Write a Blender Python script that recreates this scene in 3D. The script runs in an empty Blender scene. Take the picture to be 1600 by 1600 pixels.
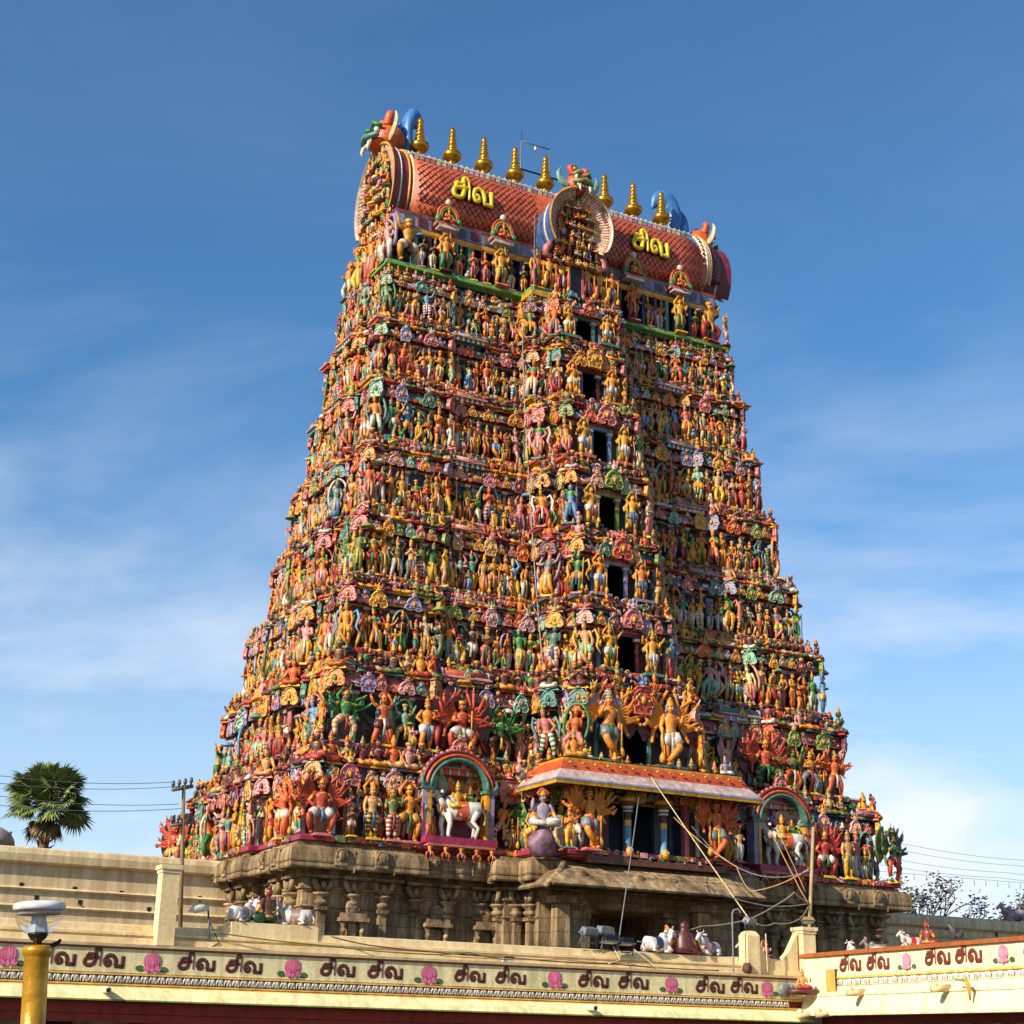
import bpy, math, random
import numpy as np
from mathutils import Matrix, Vector
R = math.radians
PI2 = math.pi / 2
# ------------------------------------------------------------------ camera, sky, sun, exposure
scene = bpy.context.scene
COL = scene.collection
CAM = (-39.333, -71.94, 0.0)
yaw, pit, rol = 0.483, 0.328, 0.021
cam = bpy.data.cameras.new('camera')
cam.sensor_width = 36.0
cam.lens = 36.0 * 2462.0 / 1600.0
cam.clip_start = 0.2
cam.clip_end = 4000
co = bpy.data.objects.new('camera', cam)
COL.objects.link(co)
rv = Vector((math.cos(yaw), -math.sin(yaw), 0))
fv = Vector((math.sin(yaw) * math.cos(pit), math.cos(yaw) * math.cos(pit), math.sin(pit)))
uv_ = rv.cross(fv)
r2 = rv * math.cos(rol) + uv_ * math.sin(rol)
u2 = -rv * math.sin(rol) + uv_ * math.cos(rol)
co.matrix_world = Matrix(((r2.x, u2.x, -fv.x, CAM[0]), (r2.y, u2.y, -fv.y, CAM[1]), (r2.z, u2.z, -fv.z, CAM[2]), (0, 0, 0, 1)))
scene.camera = co

SUN_EL, SUN_AZ = R(30), R(18)          # azimuth: turned from -X towards -Y
sdir = Vector((-math.cos(SUN_AZ) * math.cos(SUN_EL), -math.sin(SUN_AZ) * math.cos(SUN_EL), math.sin(SUN_EL)))
sl = bpy.data.lights.new('sun', 'SUN')
sl.energy = 5.0
sl.angle = R(0.53)
sl.color = (1.0, 0.9, 0.74)
so = bpy.data.objects.new('sun', sl)
COL.objects.link(so)
so.rotation_euler = (-sdir).to_track_quat('-Z', 'Y').to_euler()

w = bpy.data.worlds.new('World')
scene.world = w
w.use_nodes = True
wn, wl = w.node_tree.nodes, w.node_tree.links
wn.clear()
wo = wn.new('ShaderNodeOutputWorld')
bg = wn.new('ShaderNodeBackground')
sky = wn.new('ShaderNodeTexSky')
sky.sky_type = 'NISHITA'
sky.sun_disc = False
sky.sun_elevation = SUN_EL
sky.sun_rotation = math.atan2(sdir.x, sdir.y)
sky.air_density = 1.0
sky.dust_density = 0.6
sky.ozone_density = 3.0
bg.inputs['Strength'].default_value = 0.092
tc = wn.new('ShaderNodeTexCoord')
# wispy cirrus: stretched noise of the sky direction
mp = wn.new('ShaderNodeMapping')
mp.inputs['Rotation'].default_value = (R(18), R(-22), R(35))
mp.inputs['Scale'].default_value = (1.5, 1.7, 5.2)
n1 = wn.new('ShaderNodeTexNoise')
n1.inputs['Scale'].default_value = 1.15
n1.inputs['Detail'].default_value = 9
n1.inputs['Roughness'].default_value = 0.56
n1.inputs['Distortion'].default_value = 0.5
rp = wn.new('ShaderNodeValToRGB')
rp.color_ramp.elements[0].position = 0.41
rp.color_ramp.elements[0].color = (0, 0, 0, 1)
rp.color_ramp.elements[1].position = 0.64
rp.color_ramp.elements[1].color = (1, 1, 1, 1)
sep = wn.new('ShaderNodeSeparateXYZ')
mr = wn.new('ShaderNodeMapRange')          # more cloud low in the sky
mr.inputs['From Min'].default_value = 0.14
mr.inputs['From Max'].default_value = 0.46
mr.inputs['To Min'].default_value = 1.0
mr.inputs['To Max'].default_value = 0.03
mu = wn.new('ShaderNodeMath')
mu.operation = 'MULTIPLY'
mx = wn.new('ShaderNodeMix')
mx.data_type = 'RGBA'
mx.inputs['B'].default_value = (6.7, 7.3, 8.1, 1)
wl.new(tc.outputs['Generated'], mp.inputs['Vector'])
wl.new(mp.outputs[0], n1.inputs['Vector'])
wl.new(n1.outputs['Fac'], rp.inputs[0])
wl.new(tc.outputs['Generated'], sep.inputs[0])
wl.new(sep.outputs['Z'], mr.inputs['Value'])
wl.new(rp.outputs[0], mu.inputs[0])
wl.new(mr.outputs[0], mu.inputs[1])
hz = wn.new('ShaderNodeMapRange')           # pale haze close to the horizon
hz.inputs['From Min'].default_value = 0.0
hz.inputs['From Max'].default_value = 0.33
hz.inputs['To Min'].default_value = 0.72
hz.inputs['To Max'].default_value = 0.0
wl.new(sep.outputs['Z'], hz.inputs['Value'])
am = wn.new('ShaderNodeMath')
am.operation = 'MAXIMUM'
am.use_clamp = True
wl.new(mu.outputs[0], am.inputs[0])
wl.new(hz.outputs[0], am.inputs[1])
wl.new(am.outputs[0], mx.inputs['Factor'])
tint = wn.new('ShaderNodeMix')
tint.data_type = 'RGBA'
tint.blend_type = 'MULTIPLY'
tint.inputs['Factor'].default_value = 1.0
tint.inputs['B'].default_value = (0.6, 0.98, 1.18, 1)
wl.new(sky.outputs[0], tint.inputs['A'])
wl.new(tint.outputs['Result'], mx.inputs['A'])
wl.new(mx.outputs['Result'], bg.inputs['Color'])
wl.new(bg.outputs[0], wo.inputs[0])
vs = scene.view_settings
vs.view_transform = 'Standard'
vs.look = 'None'
vs.exposure = 0.56
vs.gamma = 1.0

# ------------------------------------------------------------------ colours and materials
def C(r, g, b):
    return tuple(((v / 255.0 + 0.055) / 1.055) ** 2.4 if v > 10 else v / 255.0 / 12.92 for v in (r, g, b))

P = dict(orange=C(232, 142, 40), deep=C(216, 98, 36), tan=C(206, 158, 100), gold=C(222, 156, 42), yellow=C(232, 184, 46),
         green=C(58, 130, 62), lime=C(132, 150, 62), teal=C(84, 134, 124), mint=C(134, 178, 152), pink=C(206, 116, 112),
         rose=C(222, 160, 156), magenta=C(170, 44, 84), red=C(176, 52, 42), verm=C(200, 84, 46), white=C(216, 210, 196),
         blue=C(70, 104, 158), sky=C(104, 152, 192), lav=C(156, 144, 172), grey=C(128, 132, 136), maroon=C(92, 40, 36),
         brown=C(104, 62, 42), dark=C(40, 30, 28), black=C(18, 16, 16), cream=C(222, 200, 150), olive=C(110, 120, 54),
         slate=C(84, 100, 112), wine=C(120, 44, 58), navy=C(44, 56, 92))

def new_mat(name, rough=0.6, metal=0.0):
    m = bpy.data.materials.new(name)
    m.use_nodes = True
    b = m.node_tree.nodes['Principled BSDF']
    b.inputs['Roughness'].default_value = rough
    b.inputs['Metallic'].default_value = metal
    return m, m.node_tree.nodes, m.node_tree.links, b

def noise(nt, scale, detail=4, rough=0.6, coord='Object', stretch=None):
    t = nt.nodes.new('ShaderNodeTexCoord') if coord != 'Pos' else nt.nodes.new('ShaderNodeNewGeometry')
    src = t.outputs['Position'] if coord == 'Pos' else t.outputs[coord]
    n = nt.nodes.new('ShaderNodeTexNoise')
    n.inputs['Scale'].default_value = scale
    n.inputs['Detail'].default_value = detail
    n.inputs['Roughness'].default_value = rough
    if stretch:
        mp = nt.nodes.new('ShaderNodeMapping')
        mp.inputs['Scale'].default_value = stretch
        nt.links.new(src, mp.inputs[0])
        src = mp.outputs[0]
    nt.links.new(src, n.inputs['Vector'])
    return n.outputs['Fac']

def ramp(nt, fac, p0, c0, p1, c1):
    r = nt.nodes.new('ShaderNodeValToRGB')
    e = r.color_ramp.elements
    e[0].position, e[0].color = p0, (*c0, 1)
    e[1].position, e[1].color = p1, (*c1, 1)
    nt.links.new(fac, r.inputs[0])
    return r.outputs[0]

def mixc(nt, mode, fac, a, b):
    m = nt.nodes.new('ShaderNodeMix')
    m.data_type = 'RGBA'
    m.blend_type = mode
    for k, v in (('Factor', fac), ('A', a), ('B', b)):
        if hasattr(v, 'is_linked') or hasattr(v, 'links'):
            nt.links.new(v, m.inputs[k])
        else:
            m.inputs[k].default_value = v if k == 'Factor' else (*v, 1)
    return m.outputs['Result']

def bump(nt, b, h, strength, dist):
    n = nt.nodes.new('ShaderNodeBump')
    n.inputs['Strength'].default_value = strength
    n.inputs['Distance'].default_value = dist
    nt.links.new(h, n.inputs['Height'])
    nt.links.new(n.outputs[0], b.inputs['Normal'])

def attr_mat(name, rough, metal=0.0, wear=0.35, bmp=0.25, scale=2.2, dirt=(0.42, 0.36, 0.32), mott=6.5, mott_f=0.3, pale_f=0.0, drip=0.35):
    """painted plaster: the paint colours are per-face, weathered by noise"""
    m, n, l, b = new_mat(name, rough, metal)
    nt = m.node_tree
    a = n.new('ShaderNodeAttribute')
    a.attribute_name = 'paint'
    d = ramp(nt, noise(nt, scale, 6, 0.65, 'Pos'), 0.36, dirt, 0.62, (1, 1, 1))
    c = mixc(nt, 'MULTIPLY', wear, a.outputs['Color'], d)
    f = ramp(nt, noise(nt, mott, 4, 0.65, 'Pos'), 0.34, (0.5, 0.44, 0.4), 0.62, (1.16, 1.14, 1.1))
    c = mixc(nt, 'MULTIPLY', mott_f, c, f)
    sk_ = ramp(nt, noise(nt, 1.0, 4, 0.6, 'Pos', (4.2, 4.2, 0.4)), 0.38, (0.42, 0.37, 0.33), 0.56, (1, 1, 1))
    c = mixc(nt, 'MULTIPLY', drip, c, sk_)
    pale = ramp(nt, noise(nt, 3.1, 5, 0.7, 'Pos'), 0.56, (0, 0, 0), 0.75, (1, 1, 1))
    pf = n.new('ShaderNodeMath')
    pf.operation = 'MULTIPLY'
    pf.inputs[1].default_value = pale_f
    l.new(pale, pf.inputs[0])
    c = mixc(nt, 'MIX', pf.outputs[0], c, (0.55, 0.42, 0.28))
    l.new(c, b.inputs['Base Color'])
    if bmp:
        bump(nt, b, noise(nt, 16, 4, 0.6, 'Pos'), bmp, 0.03)
    return m

def wall_mat(name, base, alt, rough=0.85, streak=0.5, stain=(0.5, 0.42, 0.34), bmp=0.35, blocks=None):
    m, n, l, b = new_mat(name, rough)
    nt = m.node_tree
    c = ramp(nt, noise(nt, 0.9, 6, 0.62, 'Pos'), 0.3, base, 0.7, alt)
    s = ramp(nt, noise(nt, 1.0, 5, 0.65, 'Pos', (2.6, 2.6, 0.28)), 0.42, stain, 0.6, (1, 1, 1))
    c = mixc(nt, 'MULTIPLY', streak, c, s)
    if blocks:
        ge = n.new('ShaderNodeNewGeometry')
        sx = n.new('ShaderNodeSeparateXYZ')
        l.new(ge.outputs['Position'], sx.inputs[0])
        ad = n.new('ShaderNodeMath')
        l.new(sx.outputs[0], ad.inputs[0])
        l.new(sx.outputs[1], ad.inputs[1])
        cx = n.new('ShaderNodeCombineXYZ')
        l.new(ad.outputs[0], cx.inputs[0])
        l.new(sx.outputs[2], cx.inputs[1])
        bk = n.new('ShaderNodeTexBrick')
        bk.inputs['Scale'].default_value = 1.0
        bk.inputs['Brick Width'].default_value = blocks[0]
        bk.inputs['Row Height'].default_value = blocks[1]
        bk.inputs['Mortar Size'].default_value = 0.02
        bk.inputs['Color1'].default_value = (1, 1, 1, 1)
        bk.inputs['Color2'].default_value = (0.72, 0.7, 0.66, 1)
        bk.inputs['Mortar'].default_value = (0.3, 0.27, 0.24, 1)
        l.new(cx.outputs[0], bk.inputs['Vector'])
        c = mixc(nt, 'MULTIPLY', 0.8, c, bk.outputs['Color'])
    f = ramp(nt, noise(nt, 9.0, 5, 0.7, 'Pos'), 0.3, (0.74, 0.72, 0.7), 0.66, (1.06, 1.06, 1.06))
    c = mixc(nt, 'MULTIPLY', 0.7, c, f)
    l.new(c, b.inputs['Base Color'])
    bump(nt, b, noise(nt, 7, 7, 0.7, 'Pos'), bmp, 0.05)
    return m

M = {}
M['paint'] = attr_mat('painted_plaster', 0.48, 0, 0.5, 0.5, 1.6, (0.36, 0.3, 0.26), 7.0, 0.6, 0.1, 0.4)
M['enamel'] = attr_mat('enamel_paint', 0.42, 0, 0.25, 0.12, 3.0)
M['gold'] = attr_mat('gilded_copper', 0.3, 0.75, 0.35, 0.1, 3.0)
M['goldpaint'] = attr_mat('golden_paint', 0.33, 0.35, 0.35, 0.25, 4.0, (0.55, 0.42, 0.3))
M['metal'] = attr_mat('painted_metal', 0.5, 0.4, 0.4, 0.1, 5.0)
M['leaf'] = attr_mat('leaves', 0.55, 0, 0.3, 0, 1.5)
M['plain'] = attr_mat('flat_paint', 0.75, 0, 0.35, 0.2, 2.0, (0.62, 0.56, 0.48), drip=0.4)
M['stone'] = wall_mat('granite', C(204, 174, 128), C(132, 106, 74), 0.85, 0.75, (0.26, 0.21, 0.17), 0.8, (1.5, 0.6))
M['cream'] = wall_mat('cream_limewash', C(234, 212, 164), C(222, 196, 146), 0.85, 0.4, (0.62, 0.5, 0.38), 0.3)
M['wall'] = wall_mat('old_wall_limewash', C(226, 206, 164), C(206, 182, 140), 0.9, 0.55, (0.55, 0.47, 0.38), 0.4)
M['ground'] = wall_mat('paving', C(98, 88, 74), C(78, 70, 60), 0.9, 0.2)
m_, n_, l_, b_ = new_mat('clear_globe', 0.03)
b_.inputs['Transmission Weight'].default_value = 1.0
b_.inputs['IOR'].default_value = 1.05
b_.inputs['Base Color'].default_value = (0.93, 0.9, 0.86, 1)
b_.inputs['Alpha'].default_value = 0.35
M['glass'] = m_

# ------------------------------------------------------------------ mesh collector
class MB:
    """collects painted shapes, builds ONE mesh object"""
    def __init__(s):
        s.v, s.q, s.t, s.g = [], [], [], []      # verts; quads; tris; ngons (list, colour, smooth)
        s.n = 0
        s.M = None

    def xf(s, m=None):
        s.M = None if m is None else np.array(m, float)
        return s

    def verts(s, a):
        a = np.asarray(a, float).reshape(-1, 3)
        if s.M is not None:
            a = a @ s.M[:3, :3].T + s.M[:3, 3]
        b = s.n
        s.v.append(a)
        s.n += len(a)
        return b

    def quads(s, idx, col, sm):
        idx = np.asarray(idx, np.int64).reshape(-1, 4)
        c = np.asarray(col, float)
        if c.ndim == 1:
            c = np.repeat(c[None, :3], len(idx), 0)
        s.q.append((idx, c, sm))

    def tris(s, idx, col, sm):
        idx = np.asarray(idx, np.int64).reshape(-1, 3)
        c = np.asarray(col, float)
        if c.ndim == 1:
            c = np.repeat(c[None, :3], len(idx), 0)
        s.t.append((idx, c, sm))

    def ring_stack(s, rings, cols, closed_ends=(True, True), sm=True):
        """rings: (k,n,3); cols: one colour or one per segment (k-1)"""
        rings = np.asarray(rings, float)
        k, n = rings.shape[:2]
        b = s.verts(rings.reshape(-1, 3))
        i = np.arange(n)
        j = (i + 1) % n
        rows = np.arange(k - 1)[:, None] * n
        idx = np.stack([b + rows + i, b + rows + j, b + rows + n + j, b + rows + n + i], -1).reshape(-1, 4)
        c = np.asarray(cols, float)
        if c.ndim == 2:
            c0, c1 = c[0], c[-1]
            c = np.repeat(c[:, :3], n, 0)
        else:
            c0 = c1 = c
        s.quads(idx, c, sm)
        for e, (fl, cc) in enumerate(zip(closed_ends, (c0, c1))):
            if fl:
                o = b + (0 if e == 0 else (k - 1) * n)
                cen = s.verts_raw(s._get(o, n).mean(0))
                t = np.stack([o + j, o + i, np.full(n, cen)], -1) if e == 0 else np.stack([o + i, o + j, np.full(n, cen)], -1)
                s.tris(t, cc, sm)

    def _get(s, o, n):
        acc = s.n
        for a in reversed(s.v):
            acc -= len(a)
            if acc <= o:
                return a[o - acc:o - acc + n]

    def verts_raw(s, a):
        b = s.n
        s.v.append(np.asarray(a, float).reshape(-1, 3))
        s.n += 1
        return b

    def tube(s, pts, rad, col, n=7, ref=(0, 1, 0), caps=True, sm=True):
        """swept tube; rad: scalar, list, or list of (ra, rb); ra lies across ref, rb along ref"""
        p = np.asarray(pts, float)
        k = len(p)
        rad = np.asarray(rad, float)
        if rad.ndim == 0:
            rad = np.repeat(rad, k)
        if rad.ndim == 1 and len(rad) == k:
            rad = np.stack([rad, rad], -1)
        t = np.empty_like(p)
        t[1:-1] = p[2:] - p[:-2]
        t[0] = p[1] - p[0]
        t[-1] = p[-1] - p[-2]
        t /= np.linalg.norm(t, axis=1)[:, None] + 1e-12
        ref = np.asarray(ref, float)
        a = np.cross(t, ref)
        ln = np.linalg.norm(a, axis=1)
        if (ln < 0.25).any():
            alt = np.array((1., 0, 0)) if abs(ref[0]) < 0.7 else np.array((0, 0, 1.))
            a2 = np.cross(t, alt)
            if (np.linalg.norm(a2, axis=1) > ln).sum() * 2 >= k:
                a = a2
                ln = np.linalg.norm(a, axis=1)
        a /= ln[:, None] + 1e-9
        b = np.cross(a, t)
        th = np.arange(n) * 2 * math.pi / n
        rings = p[:, None] + a[:, None] * (rad[:, 0, None] * np.cos(th))[..., None] + b[:, None] * (rad[:, 1, None] * np.sin(th))[..., None]
        s.ring_stack(rings[:, ::-1], col, (caps, caps), sm)

    def stube(s, pts, rad, col, n=10, ref=(0, 1, 0), k=5):
        """tube through a smoothed (Catmull-Rom) path"""
        rad = np.asarray(rad, float)
        if rad.ndim == 1:
            rad = np.stack([rad, rad], -1)
        a = np.concatenate([np.asarray(pts, float), rad], 1)
        e = np.concatenate([a[:1] * 2 - a[1:2], a, a[-1:] * 2 - a[-2:-1]])
        out = []
        for i in range(len(a) - 1):
            p0, p1, p2, p3 = e[i:i + 4]
            for t in np.linspace(0, 1, k, False):
                out.append(.5 * (2 * p1 + (p2 - p0) * t + (2 * p0 - 5 * p1 + 4 * p2 - p3) * t * t + (3 * p1 - p0 - 3 * p2 + p3) * t ** 3))
        out.append(a[-1])
        o = np.array(out)
        s.tube(o[:, :3], np.maximum(o[:, 3:5], .004), col, n, ref)

    def lathe(s, prof, col, c=(0, 0, 0), n=10, sx=1, sy=1, sm=True):
        pr = np.asarray(prof, float)
        th = np.arange(n) * 2 * math.pi / n
        rings = np.stack([c[0] + sx * pr[:, 0, None] * np.cos(th), c[1] + sy * pr[:, 0, None] * np.sin(th), np.repeat(c[2] + pr[:, 1, None], n, 1)], -1)
        s.ring_stack(rings, col, (pr[0, 0] > 1e-4, pr[-1, 0] > 1e-4), sm)

    def ball(s, c, r, col, n=8, m=5):
        r = np.broadcast_to(np.asarray(r, float), (3,))
        ph = np.linspace(-math.pi / 2, math.pi / 2, m + 1)
        th = np.arange(n) * 2 * math.pi / n
        rr = np.maximum(np.cos(ph), 1e-3)
        rings = np.stack([c[0] + r[0] * rr[:, None] * np.cos(th), c[1] + r[1] * rr[:, None] * np.sin(th), np.repeat(c[2] + r[2] * np.sin(ph)[:, None], n, 1)], -1)
        s.ring_stack(rings, col, (False, False), True)

    def box(s, c, d, col, rz=0.0, taper=1.0, sm=False):
        x, y, z = np.asarray(d, float) / 2
        v = np.array([(-x, -y, -z), (x, -y, -z), (x, y, -z), (-x, y, -z), (-x * taper, -y * taper, z), (x * taper, -y * taper, z), (x * taper, y * taper, z), (-x * taper, y * taper, z)])
        if rz:
            cc, ss = math.cos(rz), math.sin(rz)
            v = np.stack([v[:, 0] * cc - v[:, 1] * ss, v[:, 0] * ss + v[:, 1] * cc, v[:, 2]], -1)
        b = s.verts(v + np.asarray(c, float))
        s.quads(np.array([(0, 3, 2, 1), (4, 5, 6, 7), (0, 1, 5, 4), (1, 2, 6, 5), (2, 3, 7, 6), (3, 0, 4, 7)]) + b, col, sm)

    def bx(s, x0, x1, y0, y1, z0, z1, col):
        s.box(((x0 + x1) / 2, (y0 + y1) / 2, (z0 + z1) / 2), (x1 - x0, y1 - y0, z1 - z0), col)

    def plate(s, outline, th, col, side=None):
        """outline of (x,z), facing -y, thickness th"""
        o = np.asarray(outline, float)
        n = len(o)
        f = np.stack([o[:, 0], np.full(n, -th / 2), o[:, 1]], -1)
        k = np.stack([o[:, 0], np.full(n, th / 2), o[:, 1]], -1)
        b = s.verts(np.concatenate([f, k]))
        ar = np.sum(o[:, 0] * np.roll(o[:, 1], -1) - np.roll(o[:, 0], -1) * o[:, 1])
        i = np.arange(n)
        j = (i + 1) % n
        side = col if side is None else side
        if ar > 0:
            s.g.append((list(b + i), col)); s.g.append((list(b + n + i[::-1]), col))
            s.quads(np.stack([b + j, b + i, b + n + i, b + n + j], -1), side, False)
        else:
            s.g.append((list(b + i[::-1]), col)); s.g.append((list(b + n + i), col))
            s.quads(np.stack([b + i, b + j, b + n + j, b + n + i], -1), side, False)

    def sweep(s, path, prof, cols, closed=True, sm=False):
        """profile of (outward offset, z) swept along a plan path (outward is right of travel), mitred"""
        p = np.asarray(path, float)
        n = len(p)
        d = np.roll(p, -1, 0) - p
        d /= np.linalg.norm(d, axis=1)[:, None]
        nr = np.stack([d[:, 1], -d[:, 0]], -1)
        n0 = np.roll(nr, 1, 0)
        if not closed:
            n0[0] = nr[0]
            nr[-1] = n0[-1]
        mt = (n0 + nr) / (1 + np.sum(n0 * nr, 1))[:, None]
        pr = np.asarray(prof, float)
        k = len(pr)
        v = np.empty((k, n, 3))
        v[..., :2] = p[None] + mt[None] * pr[:, 0, None, None]
        v[..., 2] = pr[:, 1, None]
        b = s.verts(v)
        e = np.arange(n if closed else n - 1)
        f = (e + 1) % n
        c = np.asarray(cols, float)
        if c.ndim == 1:
            c = np.repeat(c[None], k - 1, 0)
        for r in range(k - 1):
            s.quads(np.stack([b + r * n + e, b + r * n + f, b + (r + 1) * n + f, b + (r + 1) * n + e], -1), c[r % len(c)], sm)
        return b

    def cap(s, path, z, col, up=True):
        p = np.asarray(path, float)
        b = s.verts(np.concatenate([p, np.full((len(p), 1), z)], 1))
        ix = list(range(b, b + len(p)))
        s.g.append((ix if up else ix[::-1], col))

    def mesh(s, name, mat, origin=(0, 0, 0)):
        me = bpy.data.meshes.new(name)
        v = np.concatenate(s.v) - np.asarray(origin, float)
        loops, starts, cols, smooth = [], [], [], []
        at = 0
        for lst, k in ((s.q, 4), (s.t, 3)):
            for idx, c, sm in lst:
                loops.append(idx.ravel())
                starts.append(at + np.arange(len(idx)) * k)
                at += idx.size
                cols.append(c)
                smooth.append(np.full(len(idx), sm))
        for ix, c in s.g:
            loops.append(np.asarray(ix))
            starts.append(np.array([at]))
            at += len(ix)
            cols.append(np.asarray(c, float)[None, :3])
            smooth.append(np.array([False]))
        loops = np.concatenate(loops)
        starts = np.concatenate(starts)
        cols = np.concatenate(cols)
        me.vertices.add(len(v))
        me.vertices.foreach_set('co', v.ravel())
        me.loops.add(len(loops))
        me.loops.foreach_set('vertex_index', loops.astype(np.int32))
        me.polygons.add(len(starts))
        me.polygons.foreach_set('loop_start', starts.astype(np.int32))
        me.polygons.foreach_set('use_smooth', np.concatenate(smooth))
        me.update(calc_edges=True)
        at_ = me.attributes.new('paint', 'FLOAT_COLOR', 'FACE')
        at_.data.foreach_set('color', np.concatenate([cols, np.ones((len(cols), 1))], 1).ravel())
        me.materials.append(M[mat] if isinstance(mat, str) else mat)
        return me

def origin_of(o):
    x = Vector((0, 0, 0))
    while o is not None:
        x += o.location
        o = o.parent
    return x

def obj(name, mb, mat, parent=None, label=None, loc=None, rz=0.0, cat=None, group=None, kind=None, local=False):
    """link mb as one object. loc given: the shape is in its own local space; else in world space"""
    if loc is None and not local:
        me = mb.mesh(name, mat, origin_of(parent) if parent is not None else (0, 0, 0))
    else:
        me = mb.mesh(name, mat)
    o = bpy.data.objects.new(name, me)
    COL.objects.link(o)
    if parent is not None:
        o.parent = parent
    if loc is not None:
        o.location = Vector(loc) - (origin_of(parent) if parent is not None else Vector((0, 0, 0)))
        o.rotation_euler = (0, 0, rz)
    for k, v in (('label', label), ('category', cat), ('group', group), ('kind', kind)):
        if v:
            o[k] = v
    return o

def thing(name, label, cat, loc=(0, 0, 0), group=None, rz=0.0):
    o = bpy.data.objects.new(name, None)
    o.empty_display_size = 0.2
    COL.objects.link(o)
    o.location = loc
    o.rotation_euler = (0, 0, rz)
    o['label'] = label
    o['category'] = cat
    if group:
        o['group'] = group
    return o

def TR(x, y, z, rz=0.0, s=1.0, mirror=False):
    c, n = math.cos(rz) * s, math.sin(rz) * s
    m = np.array([(c, -n, 0, x), (n, c, 0, y), (0, 0, s, z), (0, 0, 0, 1)], float)
    if mirror:
        m = m @ np.diag((-1., 1, 1, 1))
    return m
# ------------------------------------------------------------------ statues (height 1 = top of the head, facing -y)
rnd = random.Random(7)
SKIN = ['orange'] * 7 + ['gold'] * 3 + ['deep'] * 5 + ['tan'] * 4 + ['yellow', 'green', 'mint', 'rose', 'rose', 'teal', 'pink', 'cream', 'sky', 'pink', 'olive', 'brown']
CLOTH = ['red', 'verm', 'yellow', 'green', 'white', 'sky', 'pink', 'pink', 'white', 'mint', 'red', 'red', 'teal', 'white', 'gold', 'deep', 'tan', 'gold', 'orange', 'yellow', 'olive']
TOP = ['skin'] * 9 + ['green', 'red', 'teal', 'maroon', 'olive', 'green']

def vary(c, r=rnd, a=0.13):
    k = 1 + r.uniform(-a, a)
    return tuple(min(1, max(0, v * k * (1 + r.uniform(-a / 2, a / 2)))) for v in c)

ARMS = dict(down=((.175, .0, .64), (.165, -.05, .49)), hip=((.225, .02, .665), (.115, -.05, .55)), lift=((.205, -.01, .70), (.2, -.07, .88)),
            pray=((.16, -.03, .66), (.018, -.12, .75)), bless=((.175, -.03, .66), (.165, -.11, .79)), out=((.225, 0, .77), (.37, -.03, .8)),
            over=((.2, 0, .9), (.09, 0, 1.07)), hold=((.185, -.03, .66), (.09, -.14, .665)), high=((.22, 0, .84), (.3, -.02, 1.0)),
            knee=((.2, -.03, .6), (.2, -.16, .5)))
LEGS = dict(stand=[((.075, 0, .5), (.078, -.012, .27), (.07, .01, .04)), ((-.075, 0, .5), (-.078, -.012, .27), (-.07, .01, .04))],
            relax=[((.075, 0, .5), (.085, -.01, .27), (.06, .01, .04)), ((-.075, 0, .5), (-.11, -.07, .29), (-.13, .0, .04))],
            cross=[((.075, 0, .5), (.085, -.01, .27), (.06, .01, .04)), ((-.075, 0, .5), (-.1, -.12, .3), (.1, -.09, .06))],
            dance=[((.08, 0, .48), (.2, -.05, .3), (.13, .0, .04)), ((-.08, 0, .48), (-.24, -.05, .36), (-.2, -.02, .1))],
            squat=[((.08, 0, .4), (.24, -.06, .3), (.17, .0, .04)), ((-.08, 0, .4), (-.24, -.06, .3), (-.17, 0, .04))],
            stride=[((.075, 0, .5), (.15, -.05, .28), (.18, .02, .04)), ((-.075, 0, .5), (-.13, .0, .27), (-.2, .03, .04))])

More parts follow.
